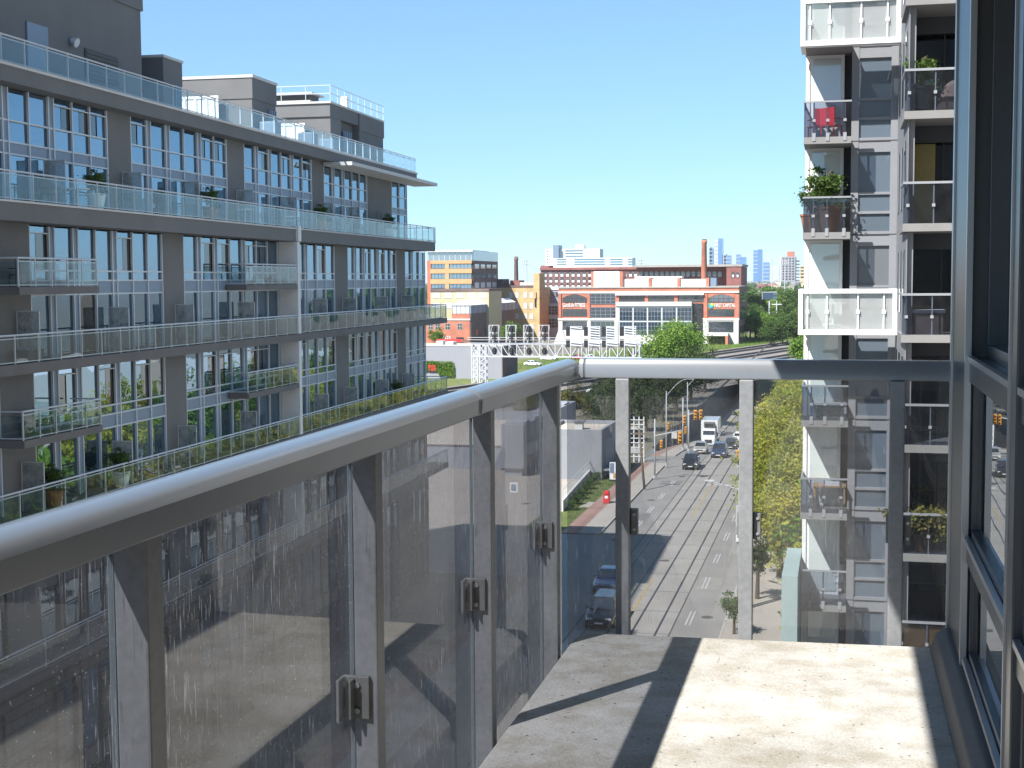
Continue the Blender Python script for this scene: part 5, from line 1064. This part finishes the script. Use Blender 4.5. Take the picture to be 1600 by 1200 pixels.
# ================================================================== SIGNAL GANTRY
M['gal'] = surf('galvanised_white', (0.50, 0.51, 0.53), 0.5, 0.05, 1, 8)
Y = 292.0; t = thing('signal_gantry', 'white lattice railway signal gantry with louvred screens across the tracks', 'gantry')
xl = on_y(738, 557, Y)[0]; xr = on_y(1003, 557, Y)[0]; zb = on_y(800, 557, Y)[2]; ztp = on_y(800, 537.5, Y)[2]
for yy_ in (Y-.8, Y+.8):
    for zz in (zb, ztp): bpart('chord', t, xl, xr, yy_-.11, yy_+.11, zz-.11, zz+.11, M['gal'])
nb = 22; st = (xr-xl)/nb
for i in range(nb):
    for yy_ in (Y-.8, Y+.8): 
        a = (xl+i*st, yy_, ztp) if i % 2 == 0 or i < 11 else (xl+i*st, yy_, zb); c = (xl+(i+1)*st, yy_, zb) if i % 2 == 0 or i < 11 else (xl+(i+1)*st, yy_, ztp)
        MB().bar(a, c, .13).build('brace', M['gal'], t)
    bpart('upright', t, xl+i*st-.07, xl+i*st+.07, Y-.87, Y-.73, zb, ztp, M['gal'])
def leg(px0, px1):
    a = on_y(px0, 600, Y)[0]; c = on_y(px1, 600, Y)[0]
    for x in (a, c):
        for yy_ in (Y-.8, Y+.8): bpart('leg', t, x-.1, x+.1, yy_-.1, yy_+.1, 0, ztp+.1, M['gal'])
    n_ = 6
    for i in range(n_):
        z0, z1 = ztp*i/n_, ztp*(i+1)/n_
        for yy_ in (Y-.8, Y+.8): MB().bar((a, yy_, z0), (c, yy_, z1), .11).build('brace', M['gal'], t); MB().bar((a, yy_, z1), (c, yy_, z1), .1).build('brace', M['gal'], t)
leg(739, 748); leg(751, 760); 
a = on_y(990, 600, Y)[0]
for x in (a, a+1.3):
    for yy_ in (Y-.8, Y+.8): bpart('leg', t, x-.1, x+.1, yy_-.1, yy_+.1, 0, ztp, M['gal'])
bpart('walkway', t, on_y(732, 530, Y)[0], xr, Y-1.0, Y+1.0, ztp+.12, ztp+.2, M['gal'])
for zz in (.7, 1.2): MB().cyl((on_y(732, 530, Y)[0], Y-1, ztp+.2+zz), (xr+.6, Y-1, ztp+.2+zz), .05, n=5).build('handrail', M['gal'], t)
for i, px in enumerate((775, 801.5, 829, 853)):                      # caged signals with black oval backboards
    p = on_y(px, 520, Y); x = p[0]; zt_ = on_y(px, 508, Y)[2]; c = MB()
    for dx in (-1.35, -.55, .75):
        for dy in (-.9, -.1): c.bar((x+dx, Y+dy, ztp+.2), (x+dx, Y+dy, zt_), .09)
    for zz in (ztp+1.2, ztp+2.4, zt_): c.bar((x-1.35, Y-.9, zz), (x+.75, Y-.9, zz), .08); c.bar((x-1.35, Y-.1, zz), (x+.75, Y-.1, zz), .08)
    c.bar((x-1.35, Y-.9, ztp+1.2), (x-.55, Y-.9, zt_), .07); c.bar((x-1.35, Y-.9, ztp+2.4), (x-.55, Y-.9, ztp+1.2), .07)
    c.build('signal_cage', M['gal'], t)
    for zc in (zt_-.8, zt_-2.6, zb+1.2):
        m = MB(); m.cyl((x-.1, Y-1.02, zc), (x-.1, Y-.94, zc), .78, n=18); m.v = [(x-.1+(v[0]-x+.1)*.75, v[1], v[2]) for v in m.v]; bb = m.build('signal_backboard', M['black'], t)
        for dz in (-.3, 0.05, .4): MB().cyl((x-.1, Y-1.02, zc+dz), (x-.1, Y-1.3, zc+dz), .13, .15, 8).build('signal_hood', M['dark_frame'], bb)
for i, px in enumerate((893, 921, 949, 977)):                        # louvred screens
    x0, x1, z0, z1 = rect(px, 510, px+17.5, 541, Y); f = MB()
    for x in (x0, x1): f.box(x-.07, x+.07, Y-1.15, Y-1.0, z0-2.0, z1+.1)
    f.box(x0, x1, Y-1.12, Y-1.03, z1-.05, z1+.08); sf = f.build('screen_frame', M['gal'], t)
    for j in range(8): zz = z0+(z1-z0)*(j+.5)/8; bpart('louvre', sf, x0+.07, x1-.07, Y-1.3, Y-1.0, zz-.10, zz+.02, M['gal'], (.5, .10, 0))
    bpart('signal_backboard', t, x0-1.0, x0-.15, Y-1.0, Y-.9, z1-2.0, z1-.1, M['black']); bpart('signal_backboard', t, x0-1.0, x0-.15, Y-1.0, Y-.9, z0-.2, z0+1.5, M['black'])
p = on_y(876, 520, Y); MB().prism([(p[0]-1.4, ztp+.2), (p[0]+1.4, ztp+.2), (p[0]+.35, ztp+3.2), (p[0]-.35, ztp+3.2)], 'y', Y-.3, Y+.3).build('cable_frame', M['gal'], t)

# ================================================================== MASTS, LAMPS, SIGNALS
M['galv'] = surf('galvanised_pole', (0.42, 0.43, 0.45), 0.5, 0.06, 1, 10); M['sig_yellow'] = surf('signal_yellow', (0.72, 0.33, 0.02), 0.5, 0.06); M['wood'] = surf('weathered_wood', (0.19, 0.15, 0.11), 0.9, 0.15, 2, 12)
def mast(lab, px, pt, pb, Y):
    p = on_y(px, pb, Y); zt_ = on_y(px, pt, Y)[2]; t = thing('floodlight_mast', lab, 'mast', (p[0], Y, 0), 0, 'floodlight masts of the sports ground'); MB().cyl((0, 0, 0), (0, 0, zt_), .35, .2, 8).build('pole', M['galv'], t)
    for j in range(2):
        bpart('crossbar', t, -2.2, 2.2, -.1, .1, zt_-.3-j*1.4, zt_-.1-j*1.4, M['galv'])
        for i in range(5): bpart('floodlight', t, -2.2+i*1.05-.25, -2.2+i*1.05+.25, -.5, -.1, zt_-.2-j*1.4, zt_+.4-j*1.4, M['panel_light'])
mast('floodlight mast beside the dark brown chimney', 823, 407, 442, 610); mast('floodlight mast left of the brown tower on the skyline', 1206, 405, 445, 900); mast('floodlight mast in front of the brown tower', 1226, 408, 448, 800); mast('floodlight mast over the factory roof', 1002, 406, 440, 700)
def street_lamp(lab, base, h, arm, r_=.09):
    t = thing('street_lamp', lab, 'lamp', base, 0, 'street lamps'); MB().cyl((0, 0, 0), (0, 0, h), r_, r_*.6, 10).build('pole', M['galv'], t, smooth=True); MB().cyl((0, 0, 0), (0, 0, .5), r_*1.5, n=10).build('base', M['galv'], t)
    pts = [Vector((arm[0]*f, arm[1]*f, h-.6+arm[2]*math.sin(f*1.57))) for f in (0, .2, .4, .6, .8, 1)]; MB().tube(pts, .045, 6).build('arm', M['galv'], t, smooth=True)
    e = pts[-1]; d = Vector((arm[0], arm[1], 0)).normalized(); MB().prism([(-.1, 0), (.75, -.02), (.8, .06), (.1, .16), (-.1, .1)], 'y', -.15, .15).build('lamp_head', M['panel_light'], t, e, bevel=.03).rotation_euler = (0, 0, math.atan2(d.y, d.x))
    return t
def signal(parent, x, y, z, rz=0.0, k=1.0):
    o = MB().box(-.19*k, .19*k, -.13*k, .13*k, -.56*k, .56*k).build('signal_head', M['sig_yellow'], parent, (x, y, z), bevel=.03); o.rotation_euler = (0, 0, rz)
    for dz, c in ((.35, M['lamp_red']), (0, M['black']), (-.35, M['black'])): MB().cyl((0, -.13*k, dz*k), (0, -.20*k, dz*k), .13*k, n=12).build('lens', c, o); MB().prism([(-.16*k, (dz+.05)*k), (.16*k, (dz+.05)*k), (.12*k, (dz+.17)*k), (-.12*k, (dz+.17)*k)], 'y', -.36*k, -.13*k).build('visor', M['sig_yellow'], o)
B = on_road(1041, 731); hB = on_y(1039, 626, B[1])[2]
lamp_b = street_lamp('street lamp on the signal corner, nearer of the two curved ones', (B[0], B[1], zr(B[1])+.13), hB+1.0-zr(B[1]), (2.4, 0, 2.0))
D_ = on_road(1074, 703); hD = on_y(1072, 603, D_[1])[2]
lamp_d = street_lamp('street lamp behind the signals, farther of the two curved ones', (D_[0], D_[1], zr(D_[1])+.13), hD+.4-zr(D_[1]), (2.3, 0, 1.8))
def sig_pole(lab, px, pb, pt, sigs, arm=None, rz=0):
    b_ = on_road(px, pb); yb = b_[1]; zt_ = on_y(px, pt, yb)[2]; z0 = zr(yb)+.13; t = thing('traffic_signal', lab, 'traffic light', (b_[0], yb, z0), 0, 'traffic signals at the crossing'); MB().cyl((0, 0, 0), (0, 0, zt_-z0), .10, .08, 10).build('pole', M['galv'], t, smooth=True); MB().cyl((0, 0, 0), (0, 0, .3), .2, n=10).build('base', M['galv'], t)
    if arm: e = on_y(arm[0], arm[1], yb); s_ = on_y(px, arm[2], yb); MB().cyl((0, 0, s_[2]-z0), (e[0]-b_[0], 0, e[2]-z0), .07, .05, 8).build('mast_arm', M['galv'], t)
    for sx, sy, k in sigs: q = on_y(sx, sy, yb); signal(t, q[0]-b_[0], -.25, q[2]-z0, 0, k)
    return t, b_, z0
t1, b1, z1_ = sig_pole('mast arm traffic signal on the near left corner with grey sign', 1023, 749, 655, ((1063, 683, 1.15), (1034, 694, .85)), (1066, 672, 681))
q = on_y(1054, 680, b1[1]); bpart('sign_plate', t1, q[0]-b1[0]-.3, q[0]-b1[0]+.3, -.2, -.16, q[2]-z1_-.35, q[2]-z1_+.35, M['panel_light'])
sig_pole('signal pole between the two lamp posts', 1067, 704, 622, ((1070, 656, 1.1), (1072, 672, .9), (1045, 666, .9)))
sig_pole('traffic signal with two heads reaching over the street', 1076, 706, 640, ((1087, 648, 1.15), (1095.5, 647.5, 1.15)), (1097, 641, 648))
sig_pole('traffic signal beside the yellow tree foliage at the right kerb', 1154, 731, 700, ((1154, 712, 1.3),))
# tall street light pole behind the end post
p = (-6.4, 93.1, .13); t = street_lamp('tall grey lamp post on the near right pavement behind the end post', p, 8.6, (-2.0, 2.5, .1), .13); bpart('control_box', t, -.22, .22, -.3, -.1, 5.6, 7.0, M['panel_light']); bpart('control_box', t, -.2, .3, -.3, -.1, 4.6, 5.0, M['white'])
bpart('side_pole', t, .25, .4, -.08, .08, 0, 8.5, M['galv'])
# leaning wooden pole
b_ = on_z(1007, 766); e = on_y(998, 672, b_[1]); t = thing('utility_pole', 'leaning wooden utility pole at the kerb before the white lattice', 'pole', (b_[0], b_[1], .13)); MB().cyl((0, 0, 0), (e[0]-b_[0], .2, e[2]), .14, .10, 10).build('pole', M['wood'], t, smooth=True); bpart('crossarm', t, e[0]-b_[0]-.8, e[0]-b_[0]+.8, .1, .25, e[2]-.6, e[2]-.45, M['wood'])
# white lattice rack
b_ = on_z(994, 722); x0, x1, z0, z1 = rect(983, 651, 1006, 722, b_[1]); t = thing('lattice_rack', 'tall white lattice frame standing beside the street lawn', 'rack', ((x0+x1)/2, b_[1], 0))
w_ = (x1-x0)/2
for x in (-w_, -w_*.35, w_*.35, w_): bpart('post', t, x-.06, x+.06, -.06, .06, 0, z1, M['white'])
for j in range(9): bpart('rung', t, -w_, w_, -.11, -.061, .7+j*(z1-.8)/8.5-.05, .7+j*(z1-.8)/8.5+.05, M['white'])
bpart('panel', t, -w_, w_*.6, -.16, -.115, 1.1, 1.7, M['panel_light'])
# red post box, sandwich board, door sign, railings beside the ramp
b_ = on_z(948, 788); t = thing('post_box', 'red post box on the paved pad by the lawn', 'post box', (b_[0], b_[1], .03)); MB().prism([(-.3, .12), (.3, .12), (.3, 1.15), (.2, 1.32), (-.2, 1.32), (-.3, 1.15)], 'y', -.28, .28).build('box', M['red'], t, bevel=.03); bpart('slot_hood', t, -.22, .22, -.36, -.28, 1.0, 1.12, M['red']); bpart('base', t, -.34, .34, -.32, .32, 0, .12, M['dark_frame']); bpart('label', t, -.15, .15, -.30, -.281, .6, .85, M['white'])
b_ = on_z(959, 752); t = thing('advert_board', 'white and blue advert board beside the grey box building', 'sign', (b_[0], b_[1], 0)); bpart('board', t, -.45, .45, -.05, .05, .2, 2.1, M['white']); bpart('blue_print', t, -.4, .05, -.07, -.05, .9, 2.0, M['unit']); bpart('orange_print', t, -.05, .4, -.07, -.05, .35, .9, M['orange']); bpart('foot', t, -.5, .5, -.2, .2, 0, .2, M['dark_frame'])
b_ = on_z(803, 790); t = thing('parking_sign', 'small white parking sign on a post seen through the side glass', 'sign', (b_[0], b_[1], 0)); MB().cyl((0, 0, 0), (0, 0, 2.2), .04, n=6).build('post', M['galv'], t); bpart('plate', t, -.4, .4, -.06, -.04, 1.3, 2.3, M['white']); bpart('print', t, -.25, .25, -.07, -.061, 1.45, 2.1, M['unit'])
t = thing('ramp_wall', 'low concrete ramp wall with steel railing behind the flower bed', 'wall'); a = on_z(878, 800); c = on_z(925, 745); d = Vector((c[0]-a[0], c[1]-a[1], 0)); L_ = d.length; d.normalize(); nrm = Vector((-d.y, d.x, 0)); A = Vector((a[0], a[1], 0)); C_ = Vector((c[0], c[1], 0))
m = MB(); m.v = [tuple(A-nrm*.12), tuple(C_-nrm*.12), tuple(C_+nrm*.12), tuple(A+nrm*.12)]+[tuple(v+Vector((0, 0, 1.1))) for v in (A-nrm*.12, C_-nrm*.12, C_+nrm*.12, A+nrm*.12)]; m.f = [(3, 2, 1, 0), (4, 5, 6, 7), (0, 1, 5, 4), (1, 2, 6, 5), (2, 3, 7, 6), (3, 0, 4, 7)]; m.build('wall', M['panel_light'], t)
rl = MB().bar(tuple(A+Vector((0, 0, 2.1))), tuple(C_+Vector((0, 0, 2.1))), .06).build('handrail', M['rail_metal'], t)
for i in range(15): q = A+d*(L_*i/14); MB().cyl(tuple(q+Vector((0, 0, 1.1))), tuple(q+Vector((0, 0, 2.1))), .025, n=5).build('baluster', M['rail_metal'], t)
for i in range(7): q = A+d*(L_*(i+.3)/7.0)+Vector((d.y, -d.x, 0))*.8; tree('shrub', ('flowering shrub at the near end of the ramp wall', 'second shrub along the ramp wall', 'third shrub along the ramp wall', 'middle shrub along the ramp wall', 'fifth shrub along the ramp wall', 'sixth shrub along the ramp wall', 'shrub at the far end of the ramp wall')[i], 'sapling', 1, q.x, q.y, -.45, .62, 'shrubs along the ramp wall', rz=i, cat='shrub')
# small things across the tracks and the road works at the far right
b_ = on_z(1222, 522); t = thing('excavator', 'orange excavator working beside the far tracks', 'excavator', (b_[0], b_[1], 0)); MB().box(-1.5, 1.5, -1.8, 1.8, .2, 1.0).build('tracks', M['dark_frame'], t, bevel=.2); MB().box(-1.4, 1.4, -1.6, 1.8, 1.0, 2.6).build('body', M['sig_yellow'], t, bevel=.15); MB().box(-1.3, 0, -1.6, .2, 2.6, 4.0).build('cab', M['car_glass'], t, bevel=.1); MB().bar((.6, -1.2, 2.2), (.6, -4.5, 5.6), .5).bar((.6, -4.5, 5.6), (.6, -7, 2.2), .4).build('boom', M['sig_yellow'], t)
b_ = on_z(1221, 520); t = thing('utility_pole', 'pale utility pole beside the excavator at the far tracks', 'pole', (b_[0]-2, b_[1], 0)); MB().cyl((0, 0, 0), (0, 0, 13), .25, .18, 8).build('pole', M['gal'], t); bpart('crossarm', t, -2, 2, -.15, .15, 11.4, 11.8, M['gal'])
b_ = on_z(1202, 512); t = thing('billboard', 'pale blue billboard among the far trees', 'billboard', (on_y(1202, 462, 620)[0], 620, 0)); zz = on_y(1202, 462, 620)[2]; bpart('panel', t, -3, 3, -.2, .2, zz-1.5, zz+1.5, M['win_blue']); bpart('frame', t, -3.1, 3.1, .2, .4, zz-1.6, zz+1.6, M['white']); bpart('post', t, -.3, .3, .4, .8, 0, zz-1.5, M['galv'])
# far low houses
hs = random.Random(11); HM = ['white', 'cream', 'maroon', 'brown_brick', 'panel_light', 'redbrick', 'grey_wall']
hp = sorted([hs.uniform(770, 850) for _ in range(12)]+[hs.uniform(1120, 1262) for _ in range(28)]+[hs.uniform(930, 1120) for _ in range(6)])
HN = ['white', 'cream', 'maroon', 'brown', 'pale', 'red brick', 'grey']
for i in range(46):
    px = hp[i]; y = hs.uniform(750, 2200); p = on_y(px, 450, y); w_ = hs.uniform(5, 14); h_ = hs.uniform(6, 13)+(y-750)*.004; d_ = hs.uniform(8, 16)
    t = thing('far_house', HN[i % 7]+(' pitched' if i % 2 else ' flat')+' roofed far house, '+ordn(i)+(' from the left among' if i else ' among')+' the treetops', 'house', (p[0], y, 0), 0, 'far houses of the town'); bpart('wall', t, -w_/2, w_/2, 0, d_, 0, h_, M[HM[i % 7]])
    if i % 2: MB().prism([(-w_/2-.3, h_), (w_/2+.3, h_), (0, h_+w_*.28)], 'y', -.3, d_+.3).build('roof', M['roof'], t)
    else: bpart('roof', t, -w_/2-.2, w_/2+.2, -.2, d_+.2, h_, h_+.4, M['panel_light'])
    for j in range(2): bpart('window', t, -w_*.3+j*w_*.35, -w_*.08+j*w_*.35, -.1, 0, h_*.6, h_*.8, M['win_dark'])

# ================================================================== THINGS ON THE BALCONIES
WM = Matrix.Translation((-27, 41, 0)) @ Matrix.Rotation(LB_A, 4, 'Z')
M['terracotta'] = surf('terracotta', (0.35, 0.14, 0.07), 0.8, 0.08); M['plastic_red'] = surf('red_plastic', (0.62, 0.03, 0.05), 0.35, 0.03); M['plastic_teal'] = surf('teal_plastic', (0.10, 0.45, 0.45), 0.35, 0.03); M['fabric_brown'] = surf('brown_cover', (0.20, 0.14, 0.12), 0.9, 0.12, 3, 20)
def pot(lab, P, s=1.0, pm='terracotta', kind='sapling'):
    t = thing('potted_plant', lab, 'plant', P, 0, 'potted plants on balconies'); MB().lathe([(.16*s, 0), (.22*s, .32*s), (.24*s, .34*s), (.24*s, .38*s), (.2*s, .38*s)], 14).build('pot', M[pm], t, smooth=False); cm, tm, h = tree_variant(kind, 1); k = .33*s; inst('foliage', cm, t, (0, 0, .1*s), sc=(k, k, k)); inst('stem', tm, t, (0, 0, .2*s), sc=(k, k, k))
def chair(lab, P, rz, mat):
    t = thing('patio_chair', lab, 'chair', P, rz, 'patio chairs on balconies'); MB().box(-.25, .25, -.25, .25, .40, .44).build('seat', mat, t, bevel=.01); o = MB().box(-.25, .25, .22, .26, .44, .95).build('backrest', mat, t, bevel=.01)
    for sx in (-.22, .22):
        for sy in (-.22, .22): MB().cyl((sx, sy, 0), (sx, sy, .4), .022, n=6).build('leg', mat, t)
        bpart('armrest', t, sx-.03, sx+.03, -.24, .24, .62, .65, mat)
def wl(x, y, z): return tuple(WM @ Vector((x, y, z)))
for i, (x, y, z, lb) in enumerate(((-.45, 4.2, 13.98, 'potted plant behind the lowest visible railing near the left edge'), (-.4, 9.2, 13.98, 'potted plant in the middle of the lowest balcony row'), (-.5, 33.5, 24.79, 'potted plant on the terrace right of the white fin'), (-.5, 46.5, 24.79, 'potted plant on the terrace near the far corner'), (-.5, 18.5, 24.79, 'potted plant on the terrace above the middle bay'), (-.5, 8.0, 24.79, 'potted plant on the terrace near the left edge'), (-.4, 47.5, 13.98, 'potted plant at the far end of the lowest balcony row'))): pot(lb, wl(x, y, z), 1.6, ('terracotta', 'white')[i % 2])
for i, (x, y, z, lb) in enumerate(((-.7, 5.0, 24.79, 'dark patio chair on the terrace at the left edge'), (-.7, 28.9, 24.79, 'pale patio chair on the terrace beside the white fin'), (-.7, 40.5, 24.79, 'patio chair on the terrace below the canopy'), (-.6, 2.6, 21.88, 'dark patio chair on the projecting upper left balcony'), (-.6, 2.8, 16.71, 'dark patio chair on the projecting lower left balcony'))): chair(lb, wl(x, y, z), 1.2+i, M['dark_frame'] if i != 1 else M['white'])
t = thing('storage_box', 'black box with three blue-lit rectangles on the left balcony row', 'box', wl(-.5, 2.9, 19.28)); bpart('box', t, -.3, .3, -.5, .5, 0, .42, M['black'])
for j in range(3): bpart('lid', t, -.2, .2, -.42+j*.3, -.2+j*.3, .42, .46, M['unit'])  # flat plates, the blue light on the box put into their colour
for i, (y, z) in enumerate(((7.0, 24.79), (23.0, 24.79))):
    t = thing('patio_table', ('white round table on the terrace near the left edge', 'white round table on the terrace above the fin')[i], 'table', wl(-.7, y, z), 0, 'terrace tables'); MB().cyl((0, 0, .7), (0, 0, .74), .42, n=18).build('top', M['white'], t); MB().cyl((0, 0, 0), (0, 0, .7), .03, n=6).build('leg', M['white'], t)
F_ = lambda k: 20.55+2.83*k
chair('red plastic chair on the top corner balcony of the right tower', (-.35, 44.4, F_(2)), 2.6, M['plastic_red']); chair('second red plastic chair beside the first on the tower balcony', (-.75, 44.6, F_(2)), 3.6, M['plastic_red'])
chair('turquoise chair behind the upper right tower railing', (2.15, 38.4, F_(2)), .5, M['plastic_teal'])
pot('leafy plant beside the turquoise chair on the tower', (1.92, 38.0, F_(2)+.1), 1.5, 'dark_frame'); pot('tall green plant filling the corner balcony of the tower', (-.5, 44.1, F_(1)), 2.1); pot('smaller plant left of the tall one on the corner balcony', (-.9, 44.0, F_(1)), 1.5); pot('dried plant on the lower right tower balcony', (2.15, 38.0, F_(-2)), 1.5, 'terracotta', 'bush')
t = thing('covered_sofa', 'sofa under a brown cover on the upper right tower balcony', 'sofa', (2.85, 38.3, F_(2))); MB().prism([(-.55, 0), (.8, 0), (.8, .85), (.2, .95), (-.3, .75), (-.5, .3)], 'y', -.35, .35).build('cover', M['fabric_brown'], t, bevel=.1)
t = thing('planter_box', 'brown wicker box with pale lid on the right tower balcony', 'box', (2.2, 38.1, F_(0))); bpart('body', t, -.35, .35, -.3, .3, 0, .55, M['fabric_brown']); bpart('lid', t, -.4, .4, -.35, .35, .55, .63, M['panel_light'])
t = thing('patio_table', 'small white table behind the milky railing of the white box balcony', 'table', (-.25, 44.2, F_(0))); MB().cyl((0, 0, .68), (0, 0, .72), .45, n=18).build('top', M['white'], t); MB().cyl((0, 0, 0), (0, 0, .68), .04, n=6).build('leg', M['white'], t); MB().cyl((0, 0, 0), (0, 0, .04), .3, n=14).build('base', M['white'], t)
chair('white folding chair on the lower corner balcony of the tower', (-.75, 45.4, F_(-3)), 2.9, M['white']); chair('second white folding chair turned aside on the lower corner balcony', (-.1, 45.2, F_(-3)), 4.2, M['white'])
t = thing('patio_table', 'wooden table with clutter on the corner balcony below the white box', 'table', (-.3, 44.5, F_(-2))); bpart('top', t, -.5, .5, -.35, .35, .68, .72, M['orange_wood']); bpart('tray', t, -.2, .3, -.2, .2, .72, .8, M['white'])
for sx in (-.45, .45):
    for sy in (-.3, .3): bpart('leg', t, sx-.03, sx+.03, sy-.03, sy+.03, 0, .68, M['orange_wood'])
t = thing('patio_table', 'low grey bench table on the corner balcony just under the rail', 'table', (-.3, 44.5, F_(-1))); bpart('top', t, -.5, .5, -.35, .35, .40, .46, M['panel_light'])
for sx in (-.45, .45): bpart('leg', t, sx-.04, sx+.04, -.3, .3, 0, .4, M['panel_light'])
t = thing('curtain', 'pale gold curtain hanging in the dark tower window', 'curtain', (2.1, 39.7, F_(1))); m = MB(); n_ = 14
for i in range(n_): m.box(-.25+i*.04, -.21+i*.04, -.03+.02*(i % 2), 0+.02*(i % 2), .1, 2.2)
M['curtain'] = surf('gold_curtain', (0.36, 0.30, 0.13), 0.9, 0.1); m.build('cloth', M['curtain'], t)

# ivy on the warehouse wall
rng = np.random.default_rng(21); q0 = on_y(668, 566, 305); q1 = on_y(711, 602, 305); n = 5200; xx = q0[0]-4+rng.random(n)*(q1[0]-q0[0]+4); zz = q0[2]+.3-rng.random(n)**.8*(2.2+3.6*np.clip((xx-q0[0]-2.2)/2.5, 0, 1)*(np.sin(xx*1.7)*.4+.7)); ok_ = zz > .3
c = np.stack([xx[ok_], 304.85-rng.random(ok_.sum())*.35, zz[ok_]], 1); t = thing('ivy', 'bright green ivy hanging down the grey warehouse wall', 'ivy', (0, 0, 0)); inst('foliage', leaf_mesh('ivy', c, .55+.2*rng.normal(size=len(c)), .2, M['leaf_bright'], rng, .1), t)

# ================================================================== HAZE in the air (name haze)
hz = MB().box(-9200, 9200, -3200, 14200, -7.0, 190).build('haze', None); hz['kind'] = 'stuff'; hz['label'] = 'thin summer haze in the air'
m = bpy.data.materials.new('haze'); m.use_nodes = True; n = m.node_tree
for q in list(n.nodes):
    if q.type == 'BSDF_PRINCIPLED': n.nodes.remove(q)
pv = n.nodes.new('ShaderNodeVolumePrincipled'); pv.inputs['Color'].default_value = (0.86, 0.93, 1.0, 1); pv.inputs['Density'].default_value = 0.00006; pv.inputs['Anisotropy'].default_value = 0.0
n.links.new(pv.outputs[0], n.nodes['Material Output'].inputs['Volume']); hz.data.materials.append(m)
